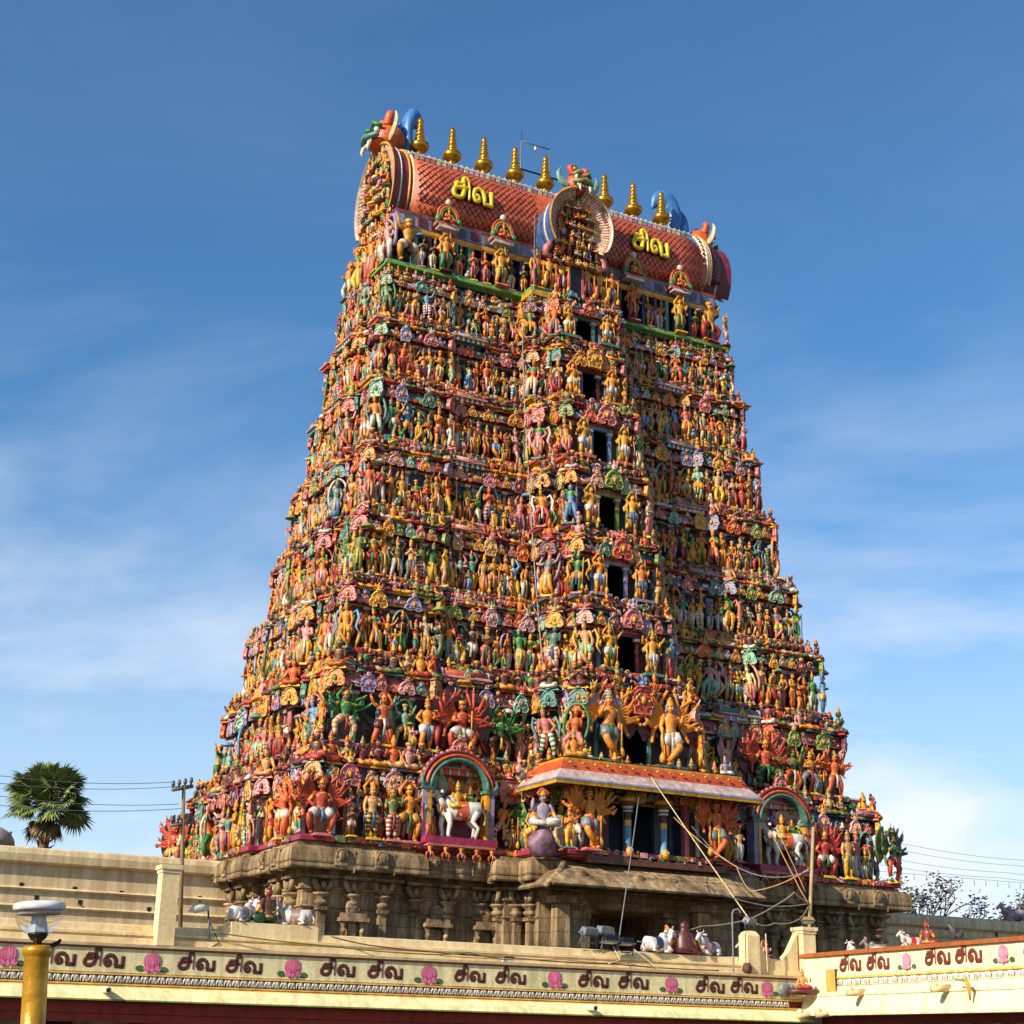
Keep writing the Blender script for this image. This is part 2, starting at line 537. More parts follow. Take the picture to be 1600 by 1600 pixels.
def figure(mb, r, skin, cloth, top=None, legs='stand', arms=('down', 'hip'), crown='tall', lower='dhoti', stripe=None, fan=0, fan_r=.42,
           halo=None, n=6, base=True, sit=False, face=False, item=None, sash=None, fan_back=None, wide=1.0, hair=None, tight=False):
    gold = P['gold']
    top = top or skin
    hair = hair or P['dark']
    sash = sash or P[r.choice(['red', 'green', 'yellow', 'white', 'blue'])]
    dz = 0.0
    if sit:
        dz = -.42
        kx = .17 if tight else .26
        for sg in (1, -1):
            mb.tube([(sg * .07, 0, .1), (sg * kx * .77, -.1, .09), (sg * kx, -.15, .075)], [.085, .08, .06], cloth, n)
            mb.tube([(sg * kx, -.15, .07), (sg * .1, -.2, .055), (-sg * .08, -.2, .045)], [.06, .05, .035], stripe or cloth, n)
    else:
        for (h, k, a) in LEGS[legs]:
            m1 = tuple((p + q) / 2 for p, q in zip(h, k))
            m2 = tuple(p * .65 + q * .35 for p, q in zip(k, a))
            pts = [h, m1, k, m2, a]
            rad = [.088 * wide, .08 * wide, .06, .06, .036]
            if lower == 'dhoti':
                if stripe is not None:
                    pp = np.array(pts)
                    tt = np.linspace(0, 4, 11)
                    P2 = np.stack([np.interp(tt, range(5), pp[:, i]) for i in range(3)], -1)
                    mb.tube(P2, np.interp(tt, range(5), rad), [cloth if i % 2 else stripe for i in range(10)], n)
                else:
                    mb.tube(pts, rad, cloth, n)
            elif lower == 'shorts':
                mb.tube([pts[0], pts[1], tuple(p * .25 + q * .75 for p, q in zip(h, k))], [.1, .094, .076], cloth, n)
                mb.tube([pts[1], pts[2], pts[3], pts[4]], [.07, .058, .06, .036], skin, n)
                mb.ball((a[0], a[1], a[2] + .03), (.045, .045, .014), gold, n, 4)
            else:
                mb.tube(pts, rad, cloth, n)
            mb.ball((a[0] * 1.05, a[1] - .035, .022), (.034, .07, .026), skin, 6, 4)
        if lower == 'skirt':
            mb.tube([(0, 0, .52), (0, 0, .38), (0, -.01, .2), (0, 0, .06)], [(.13, .1), (.135, .1), (.105, .085), (.095, .075)], cloth if stripe is None else [cloth, stripe, cloth], n + 2)
        z0 = LEGS[legs][0][0][2] - .5
        dz = z0
    def Z(p):
        return (p[0], p[1], p[2] + dz)
    tp = [(0, 0, .47), (0, 0, .52), (0, 0, .555), (0, -.005, .61), (0, -.012, .7), (0, -.01, .765), (0, 0, .815), (0, 0, .845)]
    tr = [(.07, .06), (.118 * wide, .085 * wide), (.105 * wide, .08 * wide), (.082 * wide, .068 * wide), (.118, .088), (.138, .085), (.1, .06), (.035, .035)]
    mb.tube([Z(p) for p in tp], tr, [cloth, gold, skin, skin, top, top, skin], n + 2)
    mb.tube([Z((0, 0, .83)), Z((0, -.005, .885))], [.036, .034], skin, n, caps=False)
    hc = Z((0, -.012, .925))
    mb.ball(hc, (.058, .064, .078), skin, n + 2, 6)
    mb.ball((hc[0], hc[1] + .02, hc[2] + .012), (.064, .062, .076), hair, n + 2, 5)
    # necklace and chest ornament, sash between the legs
    mb.ball(Z((0, -.05, .795)), (.082, .045, .028), gold, n + 2, 4)
    if not sit:
        mb.tube([Z((0, -.08, .53)), Z((.01, -.1, .4)), (.0, -.09, .2)], [(.035, .014), (.03, .012), (.042, .01)], sash, 5)
        for sg in (1, -1):
            mb.tube([Z((sg * .11, -.02, .53)), Z((sg * .17, -.02, .42)), Z((sg * .15, 0, .3))], [(.02, .012), (.026, .012), (.03, .01)], gold if sg > 0 else sash, 5)
    if face:
        mb.ball((hc[0], hc[1] - .064, hc[2] - .008), (.012, .016, .022), skin, 6, 4)
        for sg in (1, -1):
            mb.ball((sg * .024 + hc[0], hc[1] - .056, hc[2] + .014), (.013, .008, .009), P['white'], 6, 4)
            mb.ball((sg * .024 + hc[0], hc[1] - .063, hc[2] + .014), (.006, .004, .007), P['black'], 6, 4)
            mb.tube([(sg * .01 + hc[0], hc[1] - .06, hc[2] + .03), (sg * .04 + hc[0], hc[1] - .052, hc[2] + .032)], .005, P['black'], 5)
            mb.ball((sg * .06 + hc[0], hc[1] + .005, hc[2] - .01), (.012, .016, .03), gold, 6, 4)
        mb.tube([(-.022, hc[1] - .057, hc[2] - .034), (0, hc[1] - .064, hc[2] - .038), (.022, hc[1] - .057, hc[2] - .034)], .006, P['red'], 5)
        mb.tube([(-.034, hc[1] - .053, hc[2] - .02), (0, hc[1] - .066, hc[2] - .024), (.034, hc[1] - .053, hc[2] - .02)], .007, P['black'], 5)
    else:
        mb.ball((hc[0], hc[1] - .062, hc[2] - .006), (.012, .014, .02), skin, 5, 4)
    # arms
    for sg, nm in ((1, arms[0]), (-1, arms[1])):
        e, wv = ARMS[nm]
        if sit:
            if nm == 'knee':
                e, wv = (.21, -.03, .62), (.24, -.16, .53)
        sh = Z((sg * .125, 0, .795))
        e = Z((sg * e[0], e[1], e[2]))
        wv = Z((sg * wv[0], wv[1], wv[2]))
        mid = tuple((p + q) / 2 for p, q in zip(sh, e))
        mb.tube([sh, mid, e, tuple((p + q) / 2 for p, q in zip(e, wv)), wv], [.045, .042, .034, .034, .024], [top if top != skin else skin, gold, skin, skin], n)
        mb.ball(wv, (.027, .03, .034), skin, 6, 4)
        mb.ball(sh, (.05, .046, .046), top, 6, 4)
    if item == 'club':
        for sg, nm in ((1, arms[0]), (-1, arms[1])):
            if nm in ('down', 'hold', 'bless'):
                wv = ARMS[nm][1]
                x = sg * (wv[0] + .03)
                mb.tube([(x, wv[1] - .02, wv[2] + .08), (x, wv[1] - .02, .2)], .014, gold, 5)
                mb.lathe([(0, 0), (.04, .02), (.055, .07), (.04, .13), (.016, .17), (0, .18)], gold, (x, wv[1] - .02, .03), 8)
                break
    elif item == 'staff' and arms[0] in ('down', 'hold', 'bless', 'lift', 'hip'):
        wv = ARMS[arms[0]][1]
        mb.tube([(wv[0] + .01, wv[1] - .02, .02), (wv[0] + .02, wv[1] - .02, 1.08)], .011, P['brown'], 5)
        mb.lathe([(0, 0), (.03, .03), (.012, .08), (0, .1)], gold, (wv[0] + .02, wv[1] - .02, 1.05), 6)
    # crowns
    cz = hc[2] + .045
    c1 = P[r.choice(['red', 'green', 'gold', 'verm', 'teal'])]
    if crown == 'tall':
        mb.lathe([(.062, 0), (.068, .02), (.056, .03), (.058, .075), (.046, .085), (.045, .12), (.03, .13), (.028, .155), (.0, .19)], [gold, gold, c1, gold, gold, gold, c1, gold], (hc[0], hc[1] + .008, cz - .01), n + 2)
    elif crown == 'cone':
        mb.lathe([(.064, 0), (.066, .03), (.04, .1), (.016, .16), (.0, .2)], [gold, c1, gold, gold], (hc[0], hc[1] + .008, cz - .005), n + 2)
    elif crown == 'bun':
        mb.ball((hc[0], hc[1] + .03, cz + .045), (.04, .04, .05), hair, 6, 4)
        mb.lathe([(.062, 0), (.064, .016), (.056, .02)], gold, (hc[0], hc[1] + .006, cz - .012), n + 2)
    elif crown == 'flat':
        mb.lathe([(.066, 0), (.07, .02), (.082, .065), (.05, .075), (.0, .085)], [gold, gold, c1, gold], (hc[0], hc[1] + .006, cz - .005), n + 2)
    elif crown == 'flame':
        for a in range(-3, 4):
            t = a * .33
            mb.tube([(math.sin(t) * .05, hc[1] + .02, hc[2] + .03), (math.sin(t) * .12, hc[1] + .02, hc[2] + .03 + math.cos(t) * .13), (math.sin(t) * .12 + .015, hc[1] + .02, hc[2] + .03 + math.cos(t) * .19)], [.03, .025, .003], P['verm'], 5)
        mb.lathe([(.064, 0), (.066, .03), (.03, .09), (0, .11)], gold, (hc[0], hc[1] + .004, cz - .008), n + 2)
    if fan:
        fan_arms(mb, skin, gold, fan, fan_r, dz, n, r, fan_back)
    if halo is not None:
        o = [(math.cos(t) * .17, hc[2] - .02 + math.sin(t) * .2) for t in np.linspace(-.5, math.pi + .5, 14)]
        mb.xf_keep = mb.M
        base_m = mb.M if mb.M is not None else np.eye(4)
        mb.M = base_m @ np.array([(1, 0, 0, 0), (0, 1, 0, .09), (0, 0, 1, 0), (0, 0, 0, 1.)])
        mb.plate(o, .04, halo, gold)
        mb.M = mb.xf_keep
    if base:
        mb.box((0, -.02, -.02), (.34 if not sit else .5, .3, .05), P[r.choice(['pink', 'red', 'yellow', 'maroon', 'teal'])], taper=.85)

def fan_arms(mb, skin, gold, fan, fr, dz, n, r, back=None):
    """many extra arms spread like a wheel on both sides"""
    if back is not None:
        for sg in (1, -1):
            o = [(sg * .1, .66 + dz)] + [(sg * (.1 + math.cos(t) * fr * 1.02), .76 + dz + math.sin(t) * fr * 1.02) for t in np.linspace(-.85, 1.35, 10)]
            keep = mb.M
            bm = keep if keep is not None else np.eye(4)
            mb.M = bm @ np.array([(1, 0, 0, 0), (0, 1, 0, .1), (0, 0, 1, 0), (0, 0, 0, 1.)])
            mb.plate(o, .03, back)
            mb.M = keep
    for sg in (1, -1):
        for i in range(fan):
            t = -.8 + 2.1 * i / max(1, fan - 1)
            ct, st = math.cos(t), math.sin(t)
            s0 = (sg * .11, .03, .77 + dz)
            t2 = t + (.34 if i % 3 else -.2)
            f2 = fr * r.uniform(.8, 1.04)
            e = (sg * (.11 + ct * fr * .52), .05, .75 + dz + st * fr * .52)
            ct, st = math.cos(t2), math.sin(t2)
            wv = (sg * (.1 + ct * f2 * .92), -.02 - .04 * (i % 2), .77 + dz + st * f2 * .92)
            mb.tube([s0, e, wv], [.036, .036, .026], [skin, skin], max(5, n - 1))
            mb.ball(wv, (.033, .034, .033), skin, 5, 4)
            tip = (wv[0] + sg * ct * .05 + r.uniform(-.03, .03), wv[1] - .02, wv[2] + st * .05 + r.uniform(.0, .07))
            mb.tube([wv, tip], [.012, .008], P[r.choice(['white', 'gold', 'red', 'green', 'white'])], 5)

def rand_spec(r, big=False):
    sk = vary(P[r.choice(SKIN)], r)
    cl = vary(P[r.choice(CLOTH)], r)
    tp = r.choice(TOP)
    legs = r.choice(['stand', 'stand', 'relax', 'relax', 'relax', 'cross', 'dance', 'stride'] if not big else ['dance', 'squat', 'stride', 'relax', 'cross', 'dance'])
    a = ['down', 'hip', 'lift', 'bless', 'hold', 'down', 'hold', 'bless'] + (['out', 'over', 'high'] if r.random() < .55 else [])
    arms = (r.choice(a), r.choice(a)) if r.random() > .16 else ('pray', 'pray')
    lower = r.choice(['dhoti', 'dhoti', 'dhoti', 'skirt', 'shorts'])
    stripe = vary(P[r.choice(['white', 'yellow', 'red', 'green', 'orange'])], r) if r.random() < (.45 if big else .16) else None
    return dict(skin=sk, cloth=cl, top=None if tp == 'skin' else vary(P[tp], r), legs=legs, arms=arms, lower=lower, stripe=stripe,
                crown=r.choice(['tall', 'tall', 'cone', 'cone', 'bun', 'flat'] + (['flame'] if big else [])), item=r.choice([None, None, 'club', 'staff', None, None]))

def sway(mb, r, h):
    a, b, c = r.uniform(-.05, .05), r.uniform(-.05, .05), r.uniform(.8, 1.2)
    for v in mb.v:
        z = v[:, 2] / h
        v[:, 0] += h * (a * np.sin(z * 4.4) + b * z)
        v[:, 1] -= h * abs(b) * .6 * z * z

def flourish(mb, r, h):
    """flying scarves, backing arches, parasols, plants: what stands round each small figure"""
    q = r.random()
    c = vary(P[r.choice(['mint', 'teal', 'pink', 'lav', 'rose', 'white', 'sky', 'lime', 'red', 'gold', 'green'])], r)
    mb.xf(TR(0, 0, 0, 0, h))
    if q < .3:
        for sg in (-1, 1):
            mb.tube([(sg * .12, .03, .8), (sg * .24, .05, .9), (sg * .3, .05, .72), (sg * .24, .03, .5), (sg * .33, .03, .32)], [(.02, .02), (.035, .015), (.045, .015), (.035, .015), (.01, .01)], c, 5)
    elif q < .5:
        mb.tube([(math.cos(t) * .27, .07, .72 + math.sin(t) * .46) for t in np.linspace(-.9, math.pi + .9, 13)], [(.035, .04)] * 13, c, 5, ref=(0, 1, 0))
    elif q < .6:
        mb.lathe([(.0, .12), (.1, .09), (.2, .0), (.17, -.02)], c, (r.choice([-.14, .14]), .02, 1.12), 8)
        mb.tube([(.14, .03, .6), (.14, .02, 1.12)], .012, P['brown'], 4)
    elif q < .72:
        x = r.choice([-.27, .27])
        mb.tube([(x, .04, 0), (x * 1.1, .04, .4), (x * .95, .02, .62)], .02, P['brown'], 4)
        for _ in range(4):
            mb.ball((x + r.uniform(-.07, .07), .02, .62 + r.uniform(-.08, .14)), (.07, .05, .07), c, 5, 4)
    elif q < .82:
        x = r.choice([-.24, .24])
        mb.ball((x, -.06, .12), (.09, .12, .09), c, 6, 4)
        mb.ball((x, -.16, .2), (.055, .06, .06), c, 6, 4)
    mb.xf()

def clutter(m, r, path, edges, off, z0, z1, step, smin, smax, gap=0):
    """little stucco knobs, buds, scrolls and leaves along a moulding"""
    cols = ['mint', 'teal', 'pink', 'lav', 'rose', 'white', 'sky', 'white', 'mint', 'sky', 'pink', 'rose', 'cream', 'lime', 'red', 'gold', 'green', 'deep', 'orange', 'brown', 'wine', 'cream', 'dark']
    for i in edges:
        for (p, rz, nr) in on_edge(path, i, off, step, .03):
            if gap and i == CENTRE_EDGE and abs(p[0]) < gap:
                continue
            c = vary(P[r.choice(cols)], r, .18)
            s = r.uniform(smin, smax)
            z = r.uniform(z0, z1)
            o = r.uniform(-.06, .08)
            x, y = p[0] + nr[0] * o, p[1] + nr[1] * o
            q = r.random()
            m.xf(TR(x, y, z, rz + r.uniform(-.3, .3), s))
            if q < .3:
                m.ball((0, 0, .4), (.4, .35, .55), c, 6, 4)
            elif q < .55:
                m.lathe([(.4, 0), (.5, .25), (.3, .5), (.34, .65), (.1, 1.0), (0, 1.2)], [c, c, P['gold'], c, c], (0, 0, 0), 6)
            elif q < .8:
                th = np.linspace(0, 5.0, 8)
                m.tube([((.5 - .07 * t) * math.cos(t), -.1, .5 + (.5 - .07 * t) * math.sin(t)) for t in th], .16, c, 5)
            else:
                m.box((0, 0, .4), (.7, .5, .8), c, taper=.6)
            m.xf()

def statue(parent, pos, rz, h, r, name='standing_statue', label=None, n=6, wide_base=False, **kw):
    mb = MB()
    s = rand_spec(r)
    s.update(kw)
    mb.xf(TR(0, 0, 0, 0, h, r.random() < .5 and not kw) @ np.diag((r.uniform(.82, .95), .95, 1.04, 1)))
    figure(mb, r, n=n, **s)
    flourish(mb, r, h)
    sway(mb, r, h)
    return obj(name, mb, 'paint', parent, label, pos, rz)

def seated(parent, pos, rz, h, r, name='seated_statue', **kw):
    mb = MB()
    s = rand_spec(r)
    s.update(sit=True, arms=r.choice([('knee', 'knee'), ('pray', 'pray'), ('knee', 'bless'), ('hold', 'hold'), ('lift', 'knee'), ('bless', 'bless')]), item=None, lower='dhoti', stripe=None)
    s['cloth'] = vary(P[r.choice(['deep', 'brown', 'orange', 'maroon', 'tan', 'gold', 'olive', 'wine', 'red', 'white'])], r)
    s['tight'] = True
    s['skin'] = vary(P[r.choice(['orange', 'tan', 'brown', 'brown', 'deep', 'wine', 'maroon', 'gold', 'brown', 'rose'])], r)
    s.update(kw)
    mb.xf(TR(0, 0, 0, 0, h, r.random() < .5))
    figure(mb, r, n=5, **s)
    return obj(name, mb, 'paint', parent, None, pos, rz)

CREST_COL = ['rose', 'mint', 'lav', 'gold', 'deep', 'pink', 'teal', 'lime', 'gold', 'pink', 'tan', 'orange', 'wine']

def crest_shape(mb, r, c=None, face=None):
    """horseshoe gable ornament with scrolls and a lion face, unit height about 1"""
    c = c or vary(P[r.choice(CREST_COL)], r)
    hi = tuple(min(1, v * 1.35 + .06) for v in c)
    f = face or vary(P[r.choice(CREST_COL)], r)
    k_ = r.uniform(.72, 1.0)
    base_m = mb.M
    mb.M = base_m @ np.diag((k_, 1., 1., 1.))
    v_ = r.random()
    if v_ < .4:
        o = [(-.14, 0), (-.36, .0), (-.47, .1), (-.45, .26), (-.36, .34), (-.38, .46), (-.26, .58), (-.12, .66), (.12, .66), (.26, .58), (.38, .46), (.36, .34), (.45, .26), (.47, .1), (.36, 0), (.14, 0), (.1, .16), (-.1, .16)]
    elif v_ < .75:
        o = [(-.1, -.06), (-.3, -.1), (-.46, .0), (-.48, .18), (-.36, .3), (-.26, .34), (-.32, .44), (-.26, .56), (-.14, .6), (-.16, .72), (.16, .72), (.14, .6), (.26, .56), (.32, .44), (.26, .34), (.36, .3), (.48, .18), (.46, 0), (.3, -.1), (.1, -.06), (.08, .1), (-.08, .1)]
    else:
        o = [(-.3, -.1), (-.34, .1), (-.42, .2), (-.34, .4), (-.38, .52), (-.22, .7), (.22, .7), (.38, .52), (.34, .4), (.42, .2), (.34, .1), (.3, -.1)]
    mb.plate(o, .16, c)
    oc = o + o[:1]
    mb.tube([(x_, -.085, z_) for x_, z_ in oc], .024, tuple(min(1, v * 1.25 + .12) for v in c), 4, ref=(0, 1, 0), caps=False)
    for sg in (1, -1):
        th = np.linspace(0, 5.2, 12)
        rr = np.linspace(.17, .04, 12)
        mb.tube([(sg * (.27 + rr_ * math.cos(t)), -.1, .17 + rr_ * math.sin(t)) for t, rr_ in zip(th, rr)], .03, hi, 5)
        mb.tube([(sg * .42, -.09, .3), (sg * .34, -.1, .46), (sg * .2, -.1, .58), (0, -.1, .63)], .026, hi, 5)
        mb.tube([(sg * .13, -.1, .03), (sg * .15, -.1, .3), (sg * .08, -.1, .44), (0, -.1, .47)], .024, hi, 5)
    mb.ball((0, -.1, .3), (.1, .09, .13), P['gold'] if r.random() < .6 else f, 7, 5)
    mb.ball((0, -.06, .77), (.17, .13, .15), f, 8, 5)
    for sg in (1, -1):
        mb.ball((sg * .07, -.17, .8), (.035, .025, .035), P['white'], 6, 4)
        mb.ball((sg * .07, -.19, .8), (.016, .012, .02), P['black'], 5, 4)
        mb.tube([(sg * .1, -.04, .86), (sg * .2, -.04, .95), (sg * .17, -.03, 1.05)], [.05, .04, .006], f, 5)
        mb.tube([(sg * .14, -.06, .74), (sg * .27, -.05, .76), (sg * .33, -.04, .88)], [.05, .04, .006], c, 5)
    mb.tube([(0, -.05, .88), (0, -.05, 1.02), (0, -.03, 1.1)], [.06, .045, .005], f, 5)
    mb.tube([(-.13, -.15, .7), (0, -.19, .69), (.13, -.15, .7)], .028, hi, 5)

def crest(parent, pos, rz, h, r, c=None, face=None, name='crest'):
    mb = MB()
    mb.xf(TR(0, 0, 0, 0, h))
    crest_shape(mb, r, c, face)
    return obj(name, mb, 'paint', parent, None, pos, rz)

def bull_shape(mb, c, horn, stand=True, cloth=None, n=9):
    """bull along +x (head at +x); unit body length about 1"""
    if stand:
        z = .62
        legs = [(.3, .1, -1), (.36, -.1, 1), (-.36, .1, 1), (-.3, -.1, -1)]
        for (x, y, d) in legs:
            if x > 0:
                pts = [(x, y, z - .06), (x + .06 * d, y, z - .3), (x + .02 * d, y, .1), (x + .05 * d, y, .0)]
            else:
                pts = [(x, y, z - .02), (x + .08, y, z - .24), (x - .05, y, .24), (x + .03 * d, y, .0)]
            mb.tube(pts, [.095, .06, .042, .05], c, n, ref=(0, 1, 0))
            mb.ball((pts[-1][0] + .02, y, .025), (.06, .05, .035), P['dark'], 7, 4)
    else:
        z = .24
        for sg in (1, -1):
            mb.tube([(.3, sg * .13, .15), (.42, sg * .17, .07), (.28, sg * .18, .045), (.16, sg * .17, .04)], [.08, .06, .045, .04], c, n, ref=(0, 0, 1))
            mb.tube([(-.34, sg * .12, .2), (-.2, sg * .2, .14), (-.34, sg * .22, .06), (-.16, sg * .23, .04)], [.13, .09, .05, .04], c, n, ref=(0, 0, 1))
    mb.tube([(-.5, 0, z + .02), (-.44, 0, z + .05), (-.25, 0, z + .02), (0, 0, z - .02), (.2, 0, z + .02), (.36, 0, z + .06), (.45, 0, z + .1)],
            [(.06, .06), (.16, .17), (.18, .2), (.18, .2), (.17, .22), (.13, .2), (.08, .12)], c, n + 2, ref=(0, 0, 1))
    mb.ball((.22, 0, z + .22), (.15, .1, .13), c, 8, 5)
    mb.tube([(.36, 0, z + .06), (.47, 0, z + .22), (.55, 0, z + .34)], [(.11, .17), (.09, .13), (.075, .09)], c, n, ref=(0, 1, 0))
    mb.tube([(.5, 0, z + .4), (.58, 0, z + .38), (.68, 0, z + .3), (.75, 0, z + .24)], [(.085, .08), (.085, .085), (.06, .06), (.055, .05)], c, n, ref=(0, 1, 0))
    mb.ball((.755, 0, z + .235), (.03, .05, .035), P['rose'], 7, 4)
    for sg in (1, -1):
        mb.tube([(.52, sg * .06, z + .45), (.5, sg * .13, z + .5), (.53, sg * .13, z + .56)], [.03, .022, .006], horn, 6)
        mb.tube([(.5, sg * .08, z + .4), (.46, sg * .18, z + .4), (.44, sg * .22, z + .36)], [(.02, .02), (.045, .03), (.01, .01)], c, 6)
        mb.ball((.61, sg * .074, z + .375), (.018, .012, .016), P['black'], 6, 4)
        for k in range(3):
            pass
    mb.tube([(-.5, 0, z + .06), (-.58, .03, z - .08), (-.56, .05, z - .3 if stand else .06)], [.03, .018, .03], c, 6)
    mb.tube([(.4, 0, z - .08), (.47, 0, z - .02), (.54, 0, z + .14)], [(.05, .02), (.05, .03), (.03, .02)], c, 6)
    if cloth:
        mb.tube([(-.16, 0, z + .0), (-.05, 0, z), (.1, 0, z + .02)], [(.196, .222), (.192, .218), (.186, .225)], cloth, n + 2, ref=(0, 0, 1), caps=False)
        mb.tube([(.38, -.14, z - .06), (.42, -.16, z + .1), (.44, 0, z + .26), (.42, .16, z + .1), (.38, .14, z - .06)], .018, P['red'], 5)
        mb.tube([(.46, -.12, z + .06), (.46, -.08, z - .02), (.47, 0, z - .06), (.46, .08, z - .02), (.46, .12, z + .06)], .022, P['gold'], 5)
# ------------------------------------------------------------------ the ground
GZ = -1.7
g = MB()
g.quads([[0, 1, 2, 3]], P['cream'], False) if False else None
b0 = g.verts([(-900, -900, GZ), (900, -900, GZ), (900, 900, GZ), (-900, 900, GZ)])
g.quads([[b0, b0 + 1, b0 + 2, b0 + 3]], P['cream'], False)
obj('ground', g, 'ground', kind='structure')

# ------------------------------------------------------------------ the temple tower
tower = thing('temple_tower', 'tall tapering temple gateway tower covered in rows of painted statues on a stone base', 'temple tower', (0, 0, GZ))
LV = [(8.3, 16.1, 9.3), (12.5, 14.95, 8.35), (17.0, 13.9, 7.2), (20.9, 13.1, 6.25), (24.7, 12.5, 5.45), (28.6, 12.0, 4.7), (32.4, 11.6, 4.0), (36.0, 11.25, 3.5), (39.3, 10.97, 3.1)]

def outline(X, Y, w1, p1, w2, p2, s=.25, kx=.7, jy=.62, q=.4):
    sy = .36 * Y
    return [(-X, -Y), (-kx * X, -Y), (-kx * X, -Y + s), (-w1, -Y + s), (-w1, -Y - p1), (-w2, -Y - p1), (-w2, -Y - p2), (w2, -Y - p2), (w2, -Y - p1), (w1, -Y - p1),
            (w1, -Y + s), (kx * X, -Y + s), (kx * X, -Y), (X, -Y), (X, -jy * Y), (X - s, -jy * Y), (X - s, -sy), (X + q, -sy), (X + q, sy), (X - s, sy), (X - s, jy * Y), (X, jy * Y), (X, Y),
            (-X, Y), (-X, jy * Y), (-X + s, jy * Y), (-X + s, sy), (-X - q, sy), (-X - q, -sy), (-X + s, -sy), (-X + s, -jy * Y), (-X, -jy * Y)]
CENTRE_EDGE = 6
FRONT = [0, 2, 3, 4, 5, 7, 8, 10, 12]      # edges seen from the tank side (flank edges turned to the sun included)
LEFT = [23, 25, 26, 27, 29, 31]
RIGHT = [13]

def edge(path, i):
    a, b = np.array(path[i]), np.array(path[(i + 1) % len(path)])
    d = b - a
    L = np.linalg.norm(d)
    d = d / L
    return a, d, L, np.array((d[1], -d[0]))

def on_edge(path, i, off, sp, margin=.3):
    a, d, L, nr = edge(path, i)
    n = max(1, int((L - 2 * margin) / sp + .5)) if L > .5 else 0
    out = []
    for k in range(n):
        p = a + d * (margin + (L - 2 * margin) * (k + .5) / n) + nr * off
        out.append((p, math.atan2(nr[0], -nr[1]), nr))       # statue faces -y at rz = 0
    return out

WALLC = ['brown', 'dark', 'maroon', 'dark', 'navy', 'brown', 'dark', 'navy', 'maroon']  # wall colours darkened to paint in deep shade behind the statues
ROLLC = ['slate', 'pink', 'teal', 'slate', 'rose', 'teal', 'slate', 'lav', 'grey']
LEDGEC = ['magenta', 'wine', 'maroon', 'slate', 'wine', 'verm', 'gold', 'brown', 'lime']
rs = random.Random(21)
paths = []

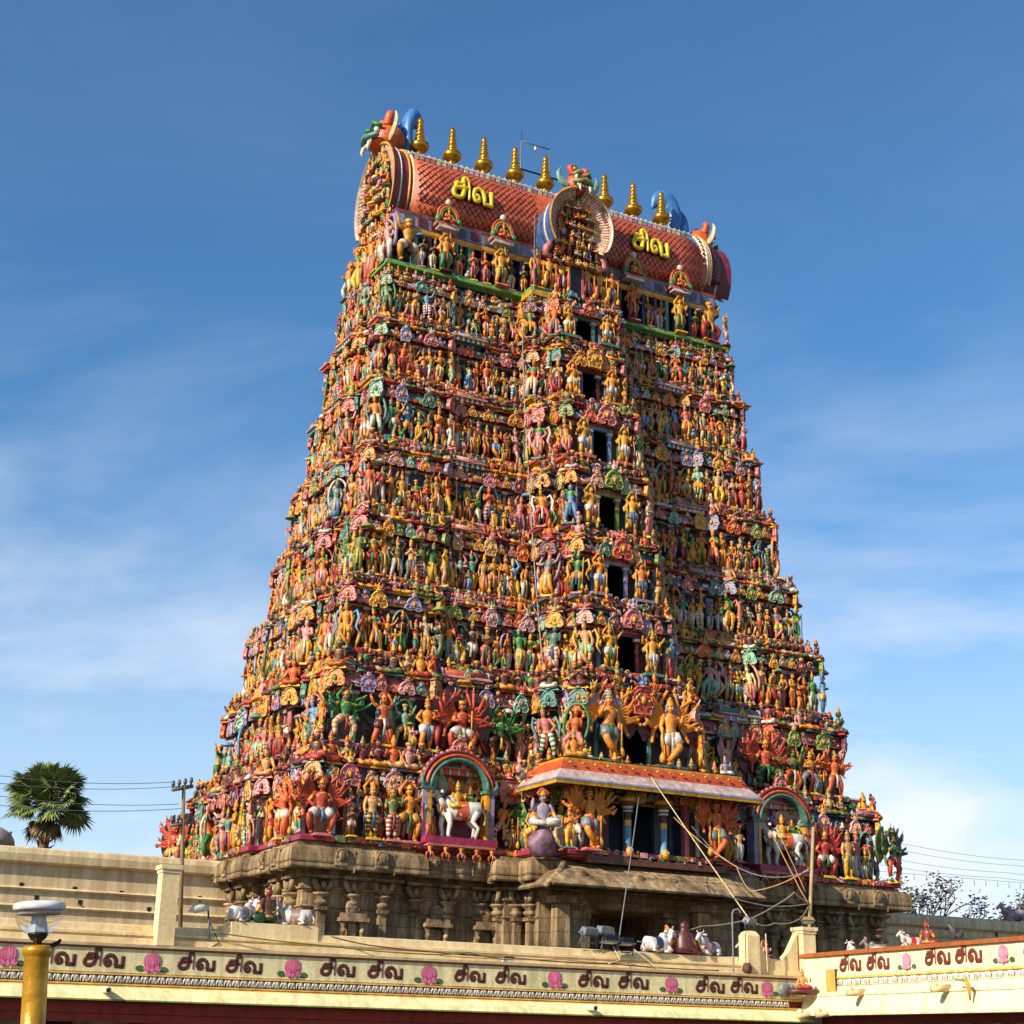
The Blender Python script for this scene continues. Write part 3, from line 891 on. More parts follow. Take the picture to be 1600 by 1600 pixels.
def storey(k):
    z0, X, Y = LV[k]
    z1, X1, Y1 = LV[k + 1]
    H = z1 - z0
    ins = 1.05 if k < 2 else .66
    w1, w2 = (5.2, 3.9) if k == 0 else (4.1, 3.2) if k == 1 else (3.6 - .1 * k, 2.6 - .09 * k)
    p1, p2 = (1.2, 2.4) if k < 6 else (1.0, 1.9)
    pw = outline(X - ins, Y - ins, w1 - .35, p1, w2 - .35, p2)
    mb = MB()
    wc = P[WALLC[k]]
    dk = tuple(v * .8 for v in wc)
    # wall behind the statues, open at the central window
    zc = z0 + (.57 if k < 7 else .5) * H
    zh = z0 + (.75 if k < 7 else .66) * H
    n = len(pw)
    mb.sweep(pw, [(0, z0 - .05), (.06, z0 - .05), (.06, z0 + .12), (0, z0 + .14), (0, z0 + .2)], [P['gold'], P[LEDGEC[k]], P['white'], wc])
    win = (.5 if k != 1 else .68) if k else 1.9
    wh = ((.46 if k < 7 else .42) * H if k else .0)
    a_, d_, L_, n_ = edge(pw, CENTRE_EDGE)
    for i in range(n):
        a, d, L, nr = edge(pw, i)
        e = a + d * L
        if i == CENTRE_EDGE:
            yc = a[1]
            if k == 0:
                segs = [(-L / 2, -1.95, z0 + .2, zc), (1.95, L / 2, z0 + .2, zc)]
            else:
                segs = [(-L / 2, -win, z0 + .2, zc), (win, L / 2, z0 + .2, zc), (-win, win, z0 + .1 + wh, zc)]
            for (x0, x1, za, zb) in segs:
                q = mb.verts([(x0, yc, za), (x1, yc, za), (x1, yc, zb), (x0, yc, zb)])
                mb.quads([[q, q + 1, q + 2, q + 3]], wc, False)
            dd, ww, za, zb = (1.5, win, z0 - .02, z0 + .1 + wh) if k else (2.6, 1.95, z0 - .02, zc)
            q = mb.verts([(-ww, yc, za), (ww, yc, za), (ww, yc + dd, za), (-ww, yc + dd, za), (-ww, yc, zb), (ww, yc, zb), (ww, yc + dd, zb), (-ww, yc + dd, zb)])
            cb = P['black'] if k else P['navy']  # window recess painted black: the dim inside is put into the colour
            mb.quads(np.array([(0, 1, 2, 3), (4, 7, 6, 5), (0, 3, 7, 4), (1, 5, 6, 2), (3, 2, 6, 7)]) + q, cb, False)
        else:
            q = mb.verts([(a[0], a[1], z0 + .2), (e[0], e[1], z0 + .2), (e[0], e[1], zc), (a[0], a[1], zc)])
            mb.quads([[q, q + 1, q + 2, q + 3]], wc if i % 2 else dk, False)
    # pilasters with capitals between the statues
    for i in FRONT + LEFT + RIGHT + [CENTRE_EDGE]:
        for (p, rz, nr) in on_edge(pw, i, .06, 1.15 if k > 1 else 1.5, .05):
            if i == CENTRE_EDGE and abs(p[0]) < win + .25:
                continue
            c = vary(P[rs.choice(['teal', 'lav', 'sky', 'pink', 'gold', 'white', 'green', 'red'])], rs)
            mb.box((p[0], p[1], z0 + .2 + .26 * H), (.16, .12, .52 * H), c, rz)
            mb.box((p[0] + nr[0] * .04, p[1] + nr[1] * .04, zc - .16), (.3, .2, .12), vary(P['white'], rs), rz)
            mb.box((p[0] + nr[0] * .03, p[1] + nr[1] * .03, zc - .32), (.22, .17, .08), vary(P['red'], rs), rz)
            # coloured backing panels, the black ones painted in as shade between statues
            if rs.random() < .42:
                t = np.array((-nr[1], nr[0])) * .55
                a_e, d_e, L_e, _q = edge(pw, i)
                s_e = float((p + t - a_e) @ d_e)
                if s_e > L_e - .3 or s_e < .3:
                    continue
                mb.box((p[0] + t[0], p[1] + t[1], z0 + .3 * H), (.5, .05, .42 * H), vary(P[rs.choice(['sky', 'rose', 'lime', 'blue', 'pink', 'yellow', 'maroon', 'black', 'dark', 'black'])], rs), rz)
    # band of little dentils below the cornice and the wall above the cornice
    rc = P[ROLLC[k]]
    hi = tuple(min(1, v * 1.25) for v in rc)
    mb.sweep(pw, [(-.02, zh - .02), (-.1, zh), (-.1, z1 - .28)], [rc, P[rs.choice(['maroon', 'dark', 'wine'])]])  # dark colour paints shade into the band behind the seated row
    st = obj('storey', mb, 'paint', tower)
    cb = MB()
    cb.sweep(pw, [(-.05, zc - .1), (.14, zc - .06), (.16, zc), (.3, zc + .02), (.4, zc + .05), (.43, zc + .1)], [P['white'], P['red'], P['dark'], P['maroon'], P[rs.choice(['verm', 'pink', 'gold', 'white'])]])
    cb.sweep(pw, [(.43, zc + .1), (.42, zc + .2), (.38, zc + .32), (.28, zh - .14), (.14, zh - .05)], [rc, hi, rc, rc], sm=True)
    cb.sweep(pw, [(.14, zh - .05), (.3, zh - .03), (.3, zh), (-.12, zh)], [P['gold'], P['red'], dk])
    for i in FRONT + LEFT + RIGHT + [CENTRE_EDGE]:
        for (p, rz, nr) in on_edge(pw, i, .36, .36, .05):
            cb.box((p[0], p[1], zc + .08 + (.2 if rs.random() < .5 else 0)), (.2, .24, .16), vary(P[rs.choice(['white', 'gold', 'red', 'rose', 'verm', 'maroon', 'pink', 'deep'])], rs), rz)
    eds = FRONT + LEFT + RIGHT + [CENTRE_EDGE]
    clutter(cb, rs, pw, eds, .36, zc + .02, zh - .2, .17, .14, .32)
    clutter(cb, rs, pw, eds, .18, zh - .05, zh + .15, .3, .2, .4)
    clutter(cb, rs, pw, eds, .02, zh + .35, z1 - .5, .24, .2, .42)
    clutter(cb, rs, pw, eds, .08, z0 + .3 * H, zc - .15, .3, .18, .36, gap=win + .25)
    obj('cornice', cb, 'paint', st)
    lb = MB()
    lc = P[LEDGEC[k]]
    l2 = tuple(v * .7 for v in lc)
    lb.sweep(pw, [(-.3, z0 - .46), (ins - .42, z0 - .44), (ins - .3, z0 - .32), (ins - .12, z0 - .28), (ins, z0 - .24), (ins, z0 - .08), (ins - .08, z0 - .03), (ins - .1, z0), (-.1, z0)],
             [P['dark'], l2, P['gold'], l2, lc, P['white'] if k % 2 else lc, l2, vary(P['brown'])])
    if k == 0:
        for i in FRONT + LEFT + RIGHT:
            for (p, rz, nr) in on_edge(pw, i, ins - .02, .8, .1):
                lb.box((p[0], p[1], z0 - .16), (.5, .1, .1), P['pink'], rz)
    for i in FRONT + LEFT + RIGHT + [CENTRE_EDGE]:
        for (p, rz, nr) in on_edge(pw, i, ins - .06, .5, .02):
            lb.box((p[0], p[1], z0 - .12 + rs.uniform(-.06, .04)), (rs.uniform(.26, .46), .22, rs.uniform(.16, .3)), vary(P[rs.choice(['deep', 'verm', 'pink', 'gold', 'brown', 'maroon', 'orange', 'teal', 'rose', 'red', 'olive'])], rs), rz)
    clutter(lb, rs, pw, eds, ins - .02, z0 - .34, z0 - .1, .2, .12, .26)
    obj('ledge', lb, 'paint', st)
    # window frame
    if k:
        fb = MB()
        fc = P[['teal', 'teal', 'maroon', 'lav', 'lime', 'sky', 'maroon', 'teal', 'teal'][k]]
        yc = pw[CENTRE_EDGE][1]
        zt = z0 + .1 + wh
        for sg in (-1, 1):
            fb.bx(sg * (win + .09) - .09, sg * (win + .09) + .09, yc - .16, yc + .1, z0 - .01, zt, fc)
            fb.box((sg * (win + .09), yc - .1, zt - .08), (.3, .22, .14), P['white'])
        fb.bx(-win - .3, win + .3, yc - .22, yc + .08, zt, zt + .16, fc)
        fb.bx(-win - .22, win + .22, yc - .26, yc + .08, zt + .16, zt + .26, P['verm'])
        for x in np.linspace(-win, win, 5):
            fb.ball((x, yc - .2, zt + .34), (.1, .06, .12), vary(P[rs.choice(['pink', 'gold', 'red', 'white'])], rs), 6, 4)
        obj('window_frame', fb, 'paint', st)
        # a pair of door guardians
        for sg in (-1, 1):
            h = (.5 if k > 1 else .66) * H
            pb = (sg * (win + .72 + (.3 if k == 1 else 0)), yc - .55, z0 + .12)
            m = MB()
            m.xf(TR(0, 0, 0, 0, h, sg > 0))
            sk = vary(P['gold' if k % 3 and k > 1 else 'orange'], rs, .08)
            figure(m, rs, sk, P['white'] if rs.random() < .7 else P['grey'], legs='cross' if k == 1 else 'stand', arms=('down', 'bless'), lower='shorts', crown='tall', item='club',
                   fan=(11 if k == 1 else 3 if k == 2 else 2), fan_r=.5 if k == 1 else .3, n=9, face=k < 4, wide=1.05, fan_back=P['maroon'] if k == 1 else None, base=False)
            m.xf()
            m.box((0, .0, -.07), (1.15 if k > 1 else 1.9, .66, .14), P[['teal', 'teal', 'teal', 'lav', 'dark', 'pink', 'gold', 'teal', 'teal'][k]])
            obj('guardian_statue', m, 'paint', st, None, pb, 0)
    return st, pw, ins, H, zc, zh

def dress(k, st, pw, ins, H, zc, zh):
    z0 = LV[k][0]
    r = random.Random(100 + k)
    big = k < 2
    sp = [.92, .86, .64, .6, .58, .56, .56, .56][k]
    h = [2.05, 1.95, 1.86, 1.78, 1.74, 1.74, 1.7, 1.5][k]
    for i in FRONT + LEFT + RIGHT + [CENTRE_EDGE]:
        a, d, L, nr = edge(pw, i)
        rows = on_edge(pw, i, ins - (.27 if not big else .5), sp, .0)
        for j, (p, rz, _n) in enumerate(rows):
            if i == CENTRE_EDGE and (k == 0 or abs(p[0]) < 2.0 + (.9 if k == 1 else 0)):
                continue
            if i == 13 and p[1] > -LV[k][2] + 2.2:
                continue
            if any(abs(p[0] - bx) < bw and i in (0, 2, 10, 12) for bx, bw in CLEAR.get(k, [])):
                continue
            hh = h * r.uniform(.8, 1.12)
            s = dict()
            if r.random() < (.3 if big else .12):
                s['fan'] = r.choice([2, 3, 5]) if not big else r.choice([3, 6, 7])
                s['fan_r'] = .33 if not big else .42
            if r.random() < .1 and not big:
                s['halo'] = vary(P[r.choice(['green', 'red', 'teal', 'rose', 'yellow'])], r)
            if big:
                q = rand_spec(r, r.random() < .55)
                q.update(s)
                s = q
            jx = r.uniform(-.07, .07)
            statue(st, (p[0] + d[0] * jx, p[1] + d[1] * jx, z0 + .04), rz + r.uniform(-.5, .5), hh, r, n=7 if big else 6, **s)
            if r.random() < (.5 if big else .22):
                jx = sp * .5
                statue(st, (p[0] + d[0] * jx + nr[0] * .16, p[1] + d[1] * jx + nr[1] * .16, z0 + .03), rz + r.uniform(-.3, .3), hh * r.uniform(.5, .66), r, name='attendant_statue', n=6)
        # seated row above the cornice
        for j, (p, rz, _n) in enumerate(on_edge(pw, i, .2, .54 if k > 1 else .7, .05)):
            if i == 13 and p[1] > -LV[k][2] + 2.2:
                continue
            if i == CENTRE_EDGE and abs(p[0]) < .9:
                continue
            if r.random() < .07:
                continue
            hs = (1.56 if 1 < k < 7 else 1.2 if k == 7 else 1.95) * r.uniform(.86, 1.1)
            seated(st, (p[0], p[1], zh + .02), rz + r.uniform(-.3, .3), hs, r)
        # crests on the cornice
        if L > .9:
            rows = on_edge(pw, i, .46, 1.9 if L > 3 else 1.5, .2)
            for j, (p, rz, _n) in enumerate(rows):
                if i == 13 and j:
                    continue
                crest(st, (p[0], p[1], zc - .05), rz, (.25 if k else .3) * H * r.uniform(.75, 1.1), r)
            for (p, rz, _n) in on_edge(pw, i, .46, .62, .1):
                if r.random() < .55:
                    crest(st, (p[0], p[1], zc + .06), rz, .14 * H * r.uniform(.8, 1.2), r, name='small_crest')
    # figures standing on the outer corners
    nn = len(pw)
    for i in list(range(0, 15)) + list(range(22, 32)):
        a, b, c_ = np.array(pw[i - 1]), np.array(pw[i]), np.array(pw[(i + 1) % nn])
        d0, d1 = (b - a) / np.linalg.norm(b - a), (c_ - b) / np.linalg.norm(c_ - b)
        if d0[0] * d1[1] - d0[1] * d1[0] < .5:
            continue
        n0, n1 = np.array((d0[1], -d0[0])), np.array((d1[1], -d1[0]))
        nv = n0 + n1
        rz = math.atan2(nv[0], -nv[1])
        q = b + nv * (ins - (.3 if not big else .5))
        if not (big and abs(abs(q[0]) - LV[k][1]) < 1.2 and q[1] < 0):
            s = rand_spec(r, big)
            statue(st, (q[0], q[1], z0 + .03), rz, h * r.uniform(.98, 1.14), r, n=7, **s)
        q = b + nv * .2
        seated(st, (q[0], q[1], zh + .02), rz, (1.7 if 1 < k < 7 else 1.25 if k == 7 else 2.1), r)
        q = b + nv * .36
        crest(st, (q[0], q[1], zc - .02), rz, .26 * H * r.uniform(.9, 1.1), r)
    # central large crest below the next window
    yc = pw[CENTRE_EDGE][1]
    if k:
        crest(st, (.1, yc - .56, zc + .02), 0, (.36 if k < 7 else .3) * H, r, P[['red', 'verm', 'pink', 'verm', 'lime', 'pink', 'gold', 'verm'][k]], P[['blue', 'blue', 'lav', 'verm', 'rose', 'gold', 'red', 'red'][k]])
    # corner domes and barrel shaped little shrines between the seated figures
    X1, Y1 = LV[k + 1][1], LV[k + 1][2]
    for (x, y, kind, rz) in () if k == 7 else ((-X1 + .1, -Y1 + .1, 'kuta', 0), (X1 - .1, -Y1 + .1, 'kuta', 0), (-X1 + .1, Y1 - .1, 'kuta', 0), (-.56 * X1, -Y1 - .02, 'sala', 0), (.56 * X1, -Y1 - .02, 'sala', 0), (-X1 - .3, 0, 'sala', -PI2)):
        m = MB()
        z = 0.0
        hh = LV[k + 1][0] - zh - .3
        c1, c2, c3 = (vary(P[r.choice(['pink', 'verm', 'gold', 'teal', 'lav', 'rose'])], r) for _ in range(3))
        if kind == 'sala':
            wd = 1.7 if k > 1 else 2.4
            m.box((0, 0, hh * .16), (wd, .7, hh * .32), c1)
            for x_ in np.linspace(-wd / 2 + .12, wd / 2 - .12, 6):
                m.box((x_, -.36, hh * .16), (.1, .06, hh * .3), P['white'])
            m.box((0, 0, hh * .37), (wd + .24, .95, hh * .09), c2)
            m.box((0, 0, hh * .44), (wd + .1, .8, hh * .06), P['white'])
            m.tube([(-wd / 2, 0, hh * .62), (wd / 2, 0, hh * .62)], [(.34, hh * .27)] * 2, c3, 12, ref=(0, 0, 1))
            for x_ in (-wd / 2, wd / 2):
                m.ball((x_, -.05, hh * .66), (.1, .36, hh * .3), c1, 8, 5)
            for x_ in np.linspace(-wd * .3, wd * .3, 3):
                m.lathe([(.05, 0), (.09, .06), (.03, .13), (0, .25)], P['gold'], (x_, 0, hh * .86), 6)
            o = obj('mini_shrine', m, 'paint', st, None, (x, y, zh), rz)
            nx, ny = math.sin(rz), -math.cos(rz)
            crest(st, (x + nx * .42, y + ny * .42, zh + hh * .3), rz, hh * .6, r, name='small_crest')
        else:
            m.box((0, 0, hh * .15), (.95, .95, hh * .3), c1)
            m.box((0, 0, hh * .34), (1.2, 1.2, hh * .1), c2)
            m.lathe([(.5, 0), (.6, hh * .1), (.56, hh * .26), (.36, hh * .4), (.16, hh * .46), (.2, hh * .5), (.06, hh * .56), (.1, hh * .62), (0, hh * .74)], [c3, c3, c3, P['white'], c2, c2, P['gold'], P['gold']], (0, 0, hh * .38), 12)
            for q in range(4):
                t = q * PI2
                m.ball((math.sin(t) * .5, -math.cos(t) * .5, hh * .55), (.2 if q % 2 == 0 else .08, .08 if q % 2 == 0 else .2, hh * .2), P['gold'], 7, 5)
            obj('mini_shrine', m, 'paint', st, None, (x, y, zh), 0)


CLEAR = {0: [(-8.8, 2.0), (8.9, 2.0), (-15.1, .9), (15.5, .9), (-13.2, .4), (12.0, 1.0)], 1: [(-8.3, 1.15), (8.8, 1.2), (-12.9, .9), (-10.0, .7), (10.9, .8), (13.2, .6)]}
storeys = []
for k in range(8):
    args = storey(k)
    storeys.append(args)
    dress(k, *args)

# ---- the big named statues of the two lowest storeys
st0, st1 = storeys[0][0], storeys[1][0]
rb = random.Random(5)

def hero(pos, rz, h, label, name='many_armed_statue', mirror=False, **kw):
    m = MB()
    m.xf(TR(0, 0, 0, 0, h * (.94 if name == 'many_armed_statue' else 1), mirror))
    kw.setdefault('n', 9)
    kw.setdefault('face', True)
    figure(m, rb, **kw)
    return obj(name, m, 'paint', tower, label, pos, rz)

F0, F1 = -9.15, -8.1
HERO0 = [
    (-15.2, F0 - .05, 0, 2.55, 'red statue with a wheel of arms at the front left corner', dict(skin=C(192, 74, 40), cloth=P['white'], lower='shorts', legs='squat', arms=('hold', 'hip'), fan=10, fan_r=.52, crown='flame', halo=P['maroon'])),
    (-12.85, F0, 0, 2.25, 'pale statue with yellow striped legs', dict(skin=P['tan'], cloth=P['yellow'], stripe=P['brown'], arms=('hold', 'down'), crown='tall')),
    (-11.9, F0, 0, 2.2, 'green statue with red striped legs', dict(skin=P['olive'], cloth=P['red'], stripe=P['white'], arms=('lift', 'down'), crown='cone')),
    (-11.1, F0 + .1, 0, 2.5, 'orange dancing statue with a red sash', dict(skin=P['orange'], cloth=P['gold'], legs='dance', lower='shorts', arms=('high', 'out'), crown='flame', fan=3)),
    (-13.9, F0 - .35, 0, 1.25, 'small statue in a white loincloth', dict(skin=P['brown'], cloth=P['white'], lower='shorts', arms=('pray', 'pray'), crown='bun')),
    (11.5, F0, 0, 2.4, 'red statue with a wheel of arms beside the bull niche', dict(skin=P['red'], cloth=P['white'], lower='shorts', legs='squat', arms=('hold', 'hip'), fan=10, fan_r=.5, crown='flame', fan_back=P['maroon'])),
    (12.85, F0 - .1, 0, 2.2, 'yellow skirted statue with a pale torso', dict(skin=P['tan'], cloth=P['yellow'], lower='dhoti', arms=('hold', 'down'), crown='tall')),
    (15.75, F0 - .1, .35, 2.4, 'green statue with a wheel of arms at the front right corner', dict(skin=C(84, 112, 58), cloth=P['verm'], legs='dance', arms=('hold', 'bless'), fan=9, fan_r=.48, crown='flame', fan_back=P['olive'])),
    (-16.15, 8.9, -PI2 + .3, 2.5, 'red statue with a wheel of arms at the far left corner', dict(skin=C(192, 74, 40), cloth=P['yellow'], legs='squat', lower='shorts', arms=('hold', 'hip'), fan=10, fan_r=.55, crown='flame', halo=P['orange'], fan_back=P['dark'])),
    (-16.0, -6.9, -PI2, 2.4, 'orange statue with a wheel of arms on the sunlit side', dict(skin=P['deep'], cloth=P['white'], legs='dance', lower='shorts', arms=('lift', 'out'), fan=8, fan_r=.46, crown='tall')),
]
for (x, y, rz, h, lb, kw) in HERO0:
    hero((x, y, 8.33), rz, h, lb, **kw)
HERO1 = [
    (-13.9, F1, 0, 2.3, 'green statue dancing on striped legs', dict(skin=P['green'], cloth=P['orange'], stripe=P['white'], legs='dance', arms=('out', 'out'), fan=5, crown='flame')),
    (-12.1, F1, 0, 2.3, 'dark orange statue with raised fists', dict(skin=P['deep'], cloth=P['maroon'], legs='stride', lower='shorts', arms=('over', 'high'), crown='flame')),
    (-9.95, F1, 0, 2.3, 'orange statue in white shorts', dict(skin=P['orange'], cloth=P['white'], lower='shorts', legs='relax', arms=('hold', 'hip'), crown='tall')),
    (-8.3, F1 - .2, 0, 2.7, 'large red statue with a wheel of arms and white shorts', dict(skin=C(192, 74, 40), cloth=P['white'], lower='shorts', legs='squat', arms=('hold', 'hold'), fan=9, fan_r=.52, crown='flat', fan_back=P['maroon'], item='club')),
    (-6.2, F1 + .1, 0, 2.2, 'dark green statue with a wheel of arms', dict(skin=P['green'], cloth=P['maroon'], legs='dance', arms=('hold', 'lift'), fan=8, fan_r=.45, crown='flame')),
    (8.75, F1 - .1, 0, 2.7, 'red statue with a wheel of arms and green striped legs', dict(skin=C(192, 74, 40), cloth=P['green'], stripe=P['dark'], legs='squat', arms=('hold', 'hip'), fan=10, fan_r=.52, crown='flame', fan_back=P['maroon'])),
    (10.5, F1, 0, 2.2, 'olive statue with a fan of green arms', dict(skin=P['olive'], cloth=P['deep'], legs='dance', arms=('lift', 'out'), fan=8, fan_r=.45, crown='flame')),
    (11.6, F1, 0, 2.2, 'orange statue in grey leggings', dict(skin=P['orange'], cloth=P['grey'], legs='dance', arms=('high', 'hold'), fan=3, crown='flame')),
    (13.2, F1, 0, 2.2, 'red orange statue with a fan of arms', dict(skin=P['deep'], cloth=P['verm'], legs='stride', arms=('bless', 'out'), fan=7, fan_r=.44, crown='tall')),
]
for (x, y, rz, h, lb, kw) in HERO1:
    hero((x, y, 12.54), rz, h, lb, **kw)

# ---- niches with a white bull and its riders
def bull_niche(x, y, z, label, rz=0):
    e = bpy.data.objects.new('bull_niche', None)
    COL.objects.link(e)
    e.parent = tower
    e.location = Vector((x, y, z)) - Vector(tower.location)
    e['label'] = label
    m = MB()
    m.box((0, .62, 1.45), (2.9, .1, 2.9), P['wine'])
    for sg in (-1, 1):
        m.box((sg * 1.42, .1, 1.05), (.16, .6, 2.1), P['gold'])
        m.box((sg * 1.64, .12, 1.05), (.24, .6, 2.1), P['lav'])
        m.box((sg * 1.55, .08, 2.14), (.6, .74, .14), P['teal'])
        m.tube([(sg * 1.62, -.2, 2.2), (sg * 1.85, -.2, 2.35), (sg * 1.8, -.2, 2.6), (sg * 1.6, -.2, 2.55)], [.14, .13, .09, .03], P['teal'], 7)
    for rr, c, dy in ((1.42, 'teal', 0), (1.62, 'deep', .04), (1.8, 'wine', .1)):
        pts = [(math.cos(t) * rr, dy - .05, 2.15 + math.sin(t) * rr * .92) for t in np.linspace(0, math.pi, 17)]
        m.tube(pts, [(.11, .32)] * 17, P[c], 8, ref=(0, 1, 0))
    for t in np.linspace(.12, math.pi - .12, 19):
        m.ball((math.cos(t) * 1.85, -.1, 2.15 + math.sin(t) * 1.7), (.12, .12, .12), P['pink'], 6, 4)
    m.box((0, 0, -.16), (3.5, 1.2, .3), P['magenta'])
    m.box((0, -.05, -.36), (3.3, 1.1, .12), P['pink'])
    obj('arch', m, 'paint', e, local=True)
    b = MB()
    b.xf(TR(.1, -.12, 0, math.pi - .25, 1.95))
    bull_shape(b, P['white'], P['pink'], True, P['verm'])
    obj('bull_statue', b, 'enamel', e, local=True)
    for nm, dx, sk, cl, h in (('rider_statue', -.12, 'gold', 'yellow', 1.75), ('rider_statue', .5, 'green', 'gold', 1.45)):
        f = MB()
        f.xf(TR(dx + .1, -.08, 1.28, 0, h))
        figure(f, rb, P[sk], P[cl], sit=True, arms=('bless', 'knee'), crown='tall', n=8, face=True, base=False)
        obj(nm, f, 'paint', e, local=True)
    for i in range(5):
        f = MB()
        f.xf(TR(-1.5 + i * .75, -.55, -1.02, 0, .78))
        figure(f, rb, P['orange'], P['verm'], legs='squat', arms=('over', 'over'), crown='bun', n=6, base=False)
        obj('carrying_dwarf', f, 'paint', e, local=True)
    cm = MB()
    cm.xf(TR(0, -.05, 3.75, 0, .95))
    crest_shape(cm, rb, P['pink'], P['lime'])
    obj('crest', cm, 'paint', e, local=True)

bull_niche(-8.75, -9.0, 8.62, 'arched niche with a white bull and riders in the sunlit half')
bull_niche(8.95, -9.0, 8.62, 'arched niche with a white bull and riders in the shaded half')

# ---- central porch of the lowest storey: pillars, eave, guardians, rock with a seated figure
pm = MB()
W, D0, Dn = 5.05, -12.9, -9.2
ring = [(-W, Dn), (-W, D0 + .9), (-W + .9, D0), (W - .9, D0), (W, D0 + .9), (W, Dn)]
ring = [(-5.3, -9.0), (-5.3, -12.2), (4.6, -12.2), (4.6, -9.0)]
pm.sweep(ring, [(-.4, 11.0), (.35, 10.93), (.56, 10.9), (.58, 10.97), (.6, 11.03), (.54, 11.1), (.46, 11.18), (.14, 11.55), (.1, 11.6), (.05, 11.68), (-.15, 12.06), (-.15, 12.16), (-.3, 12.2)],
         [P['dark'], P['gold'], P['yellow'], P['gold'], P['slate'], P['lav'], C(206, 182, 176), C(212, 176, 164), P['verm'], C(206, 92, 44), P['gold'], P['gold']], closed=False)
pm.cap([(-5.1, -9.0), (-5.1, -11.95), (4.4, -11.95), (4.4, -9.0)], 12.23, P['brown'])
for i in range(15):
    x = -4.9 + i * .65
    pm.tube([(x - .24, -12.47, 11.36), (x - .12, -12.53, 11.27), (x + .12, -12.53, 11.27), (x + .24, -12.47, 11.36)], .035, C(120, 90, 110), 5)
    m2_ = vary(P['gold'], rs)
    pm.ball((x, -12.3, 11.92), (.1, .06, .06), m2_, 6, 4)
obj('porch_eave', pm, 'paint', tower)
for x in (-1.5, .4):
    m = MB()
    c = [P['gold'], P['sky'], P['sky'], P['sky'], P['yellow'], P['maroon'], P['maroon'], P['white'], P['navy'], P['white'], P['brown'], P['gold']]
    m.lathe([(.26, 0), (.18, .2), (.16, .5), (.155, 1.1), (.16, 1.35), (.17, 1.6), (.16, 1.8), (.2, 1.95), (.26, 2.02), (.2, 2.1), (.28, 2.2), (.42, 2.42), (.44, 2.6)], c, (0, 0, 0), 14)
    m.ball((0, -.14, .2), (.2, .18, .24), P['gold'], 9, 6)
    for s_ in (-1, 1):
        m.ball((s_ * .08, -.29, .28), (.035, .03, .035), P['white'], 6, 4)
    obj('porch_pillar', m, 'paint', tower, None, (x, -11.55, 8.15))
pb = MB()
pb.bx(-3.7, 3.7, -11.75, -9.0, 7.75, 8.12, P['brown'])
for x in (-2.35, 2.3):
    pb.box((x - .3, -10.9, 9.5), (.24, .3, 2.8), P['pink'])
for x in (-2.0, -.6, 1.1, 1.9):
    pb.box((x, -9.8, 9.5), (.3, .3, 2.8), P['slate'])
obj('porch_floor', pb, 'paint', tower)
hero((-3.75, -12.0, 8.3), 0, 2.5, 'golden porch guardian with a wheel of arms left of the pillars', 'porch_guardian', skin=P['orange'], cloth=P['grey'], lower='shorts', legs='cross', arms=('down', 'bless'), fan=11, fan_r=.46, crown='tall', item='club', n=10)
hero((3.0, -12.0, 8.3), 0, 2.5, 'shaded porch guardian with a wheel of arms right of the pillars', 'porch_guardian', mirror=True, skin=P['deep'], cloth=P['grey'], lower='shorts', legs='cross', arms=('down', 'bless'), fan=11, fan_r=.46, crown='tall', item='club', n=10)
hero((-4.75, -12.0, 8.3), -.2, 1.5, 'small yellow attendant beside the porch guardian', 'attendant_statue', skin=P['orange'], cloth=P['yellow'], arms=('pray', 'pray'), crown='tall')
hero((4.3, -11.9, 8.3), .1, 1.5, 'small attendant right of the porch', 'attendant_statue', skin=P['tan'], cloth=P['white'], arms=('hold', 'down'), crown='cone')
m = MB()
rk = random.Random(3)
m.ball((0, 0, .62), (.62, .55, .68), C(126, 90, 106), 26, 18)
vv = m.v[0]
dd = vv - np.array((0, 0, .62))
ww = 1 + .09 * np.sin(dd[:, 0] * 7 + dd[:, 2] * 4) + .08 * np.sin(dd[:, 1] * 9 - dd[:, 2] * 6 + 1) + .05 * np.sin(dd[:, 0] * 17 + 2) * np.sin(dd[:, 2] * 15)
m.v[0] = np.array((0, 0, .62)) + dd * ww[:, None]
ro = obj('rock', m, 'paint', tower, None, (-5.75, -11.35, 7.85))
hero((-5.75, -11.4, 9.1), -.2, 2.5, 'lavender figure seated on a purple rock', 'seated_statue', skin=P['lav'], cloth=P['white'], sit=True, arms=('knee', 'lift'), crown='flame', base=False)
for x, h, sk, cl in ((-4.3, 1.9, 'orange', 'gold'), (-3.7, 1.2, 'yellow', 'white'), (3.9, 1.3, 'lav', 'white')):
    hero((x, -11.5, 12.26), 0, h, None, 'seated_statue', skin=P[sk], cloth=P[cl], sit=True, arms=('lift', 'knee'), crown='tall')

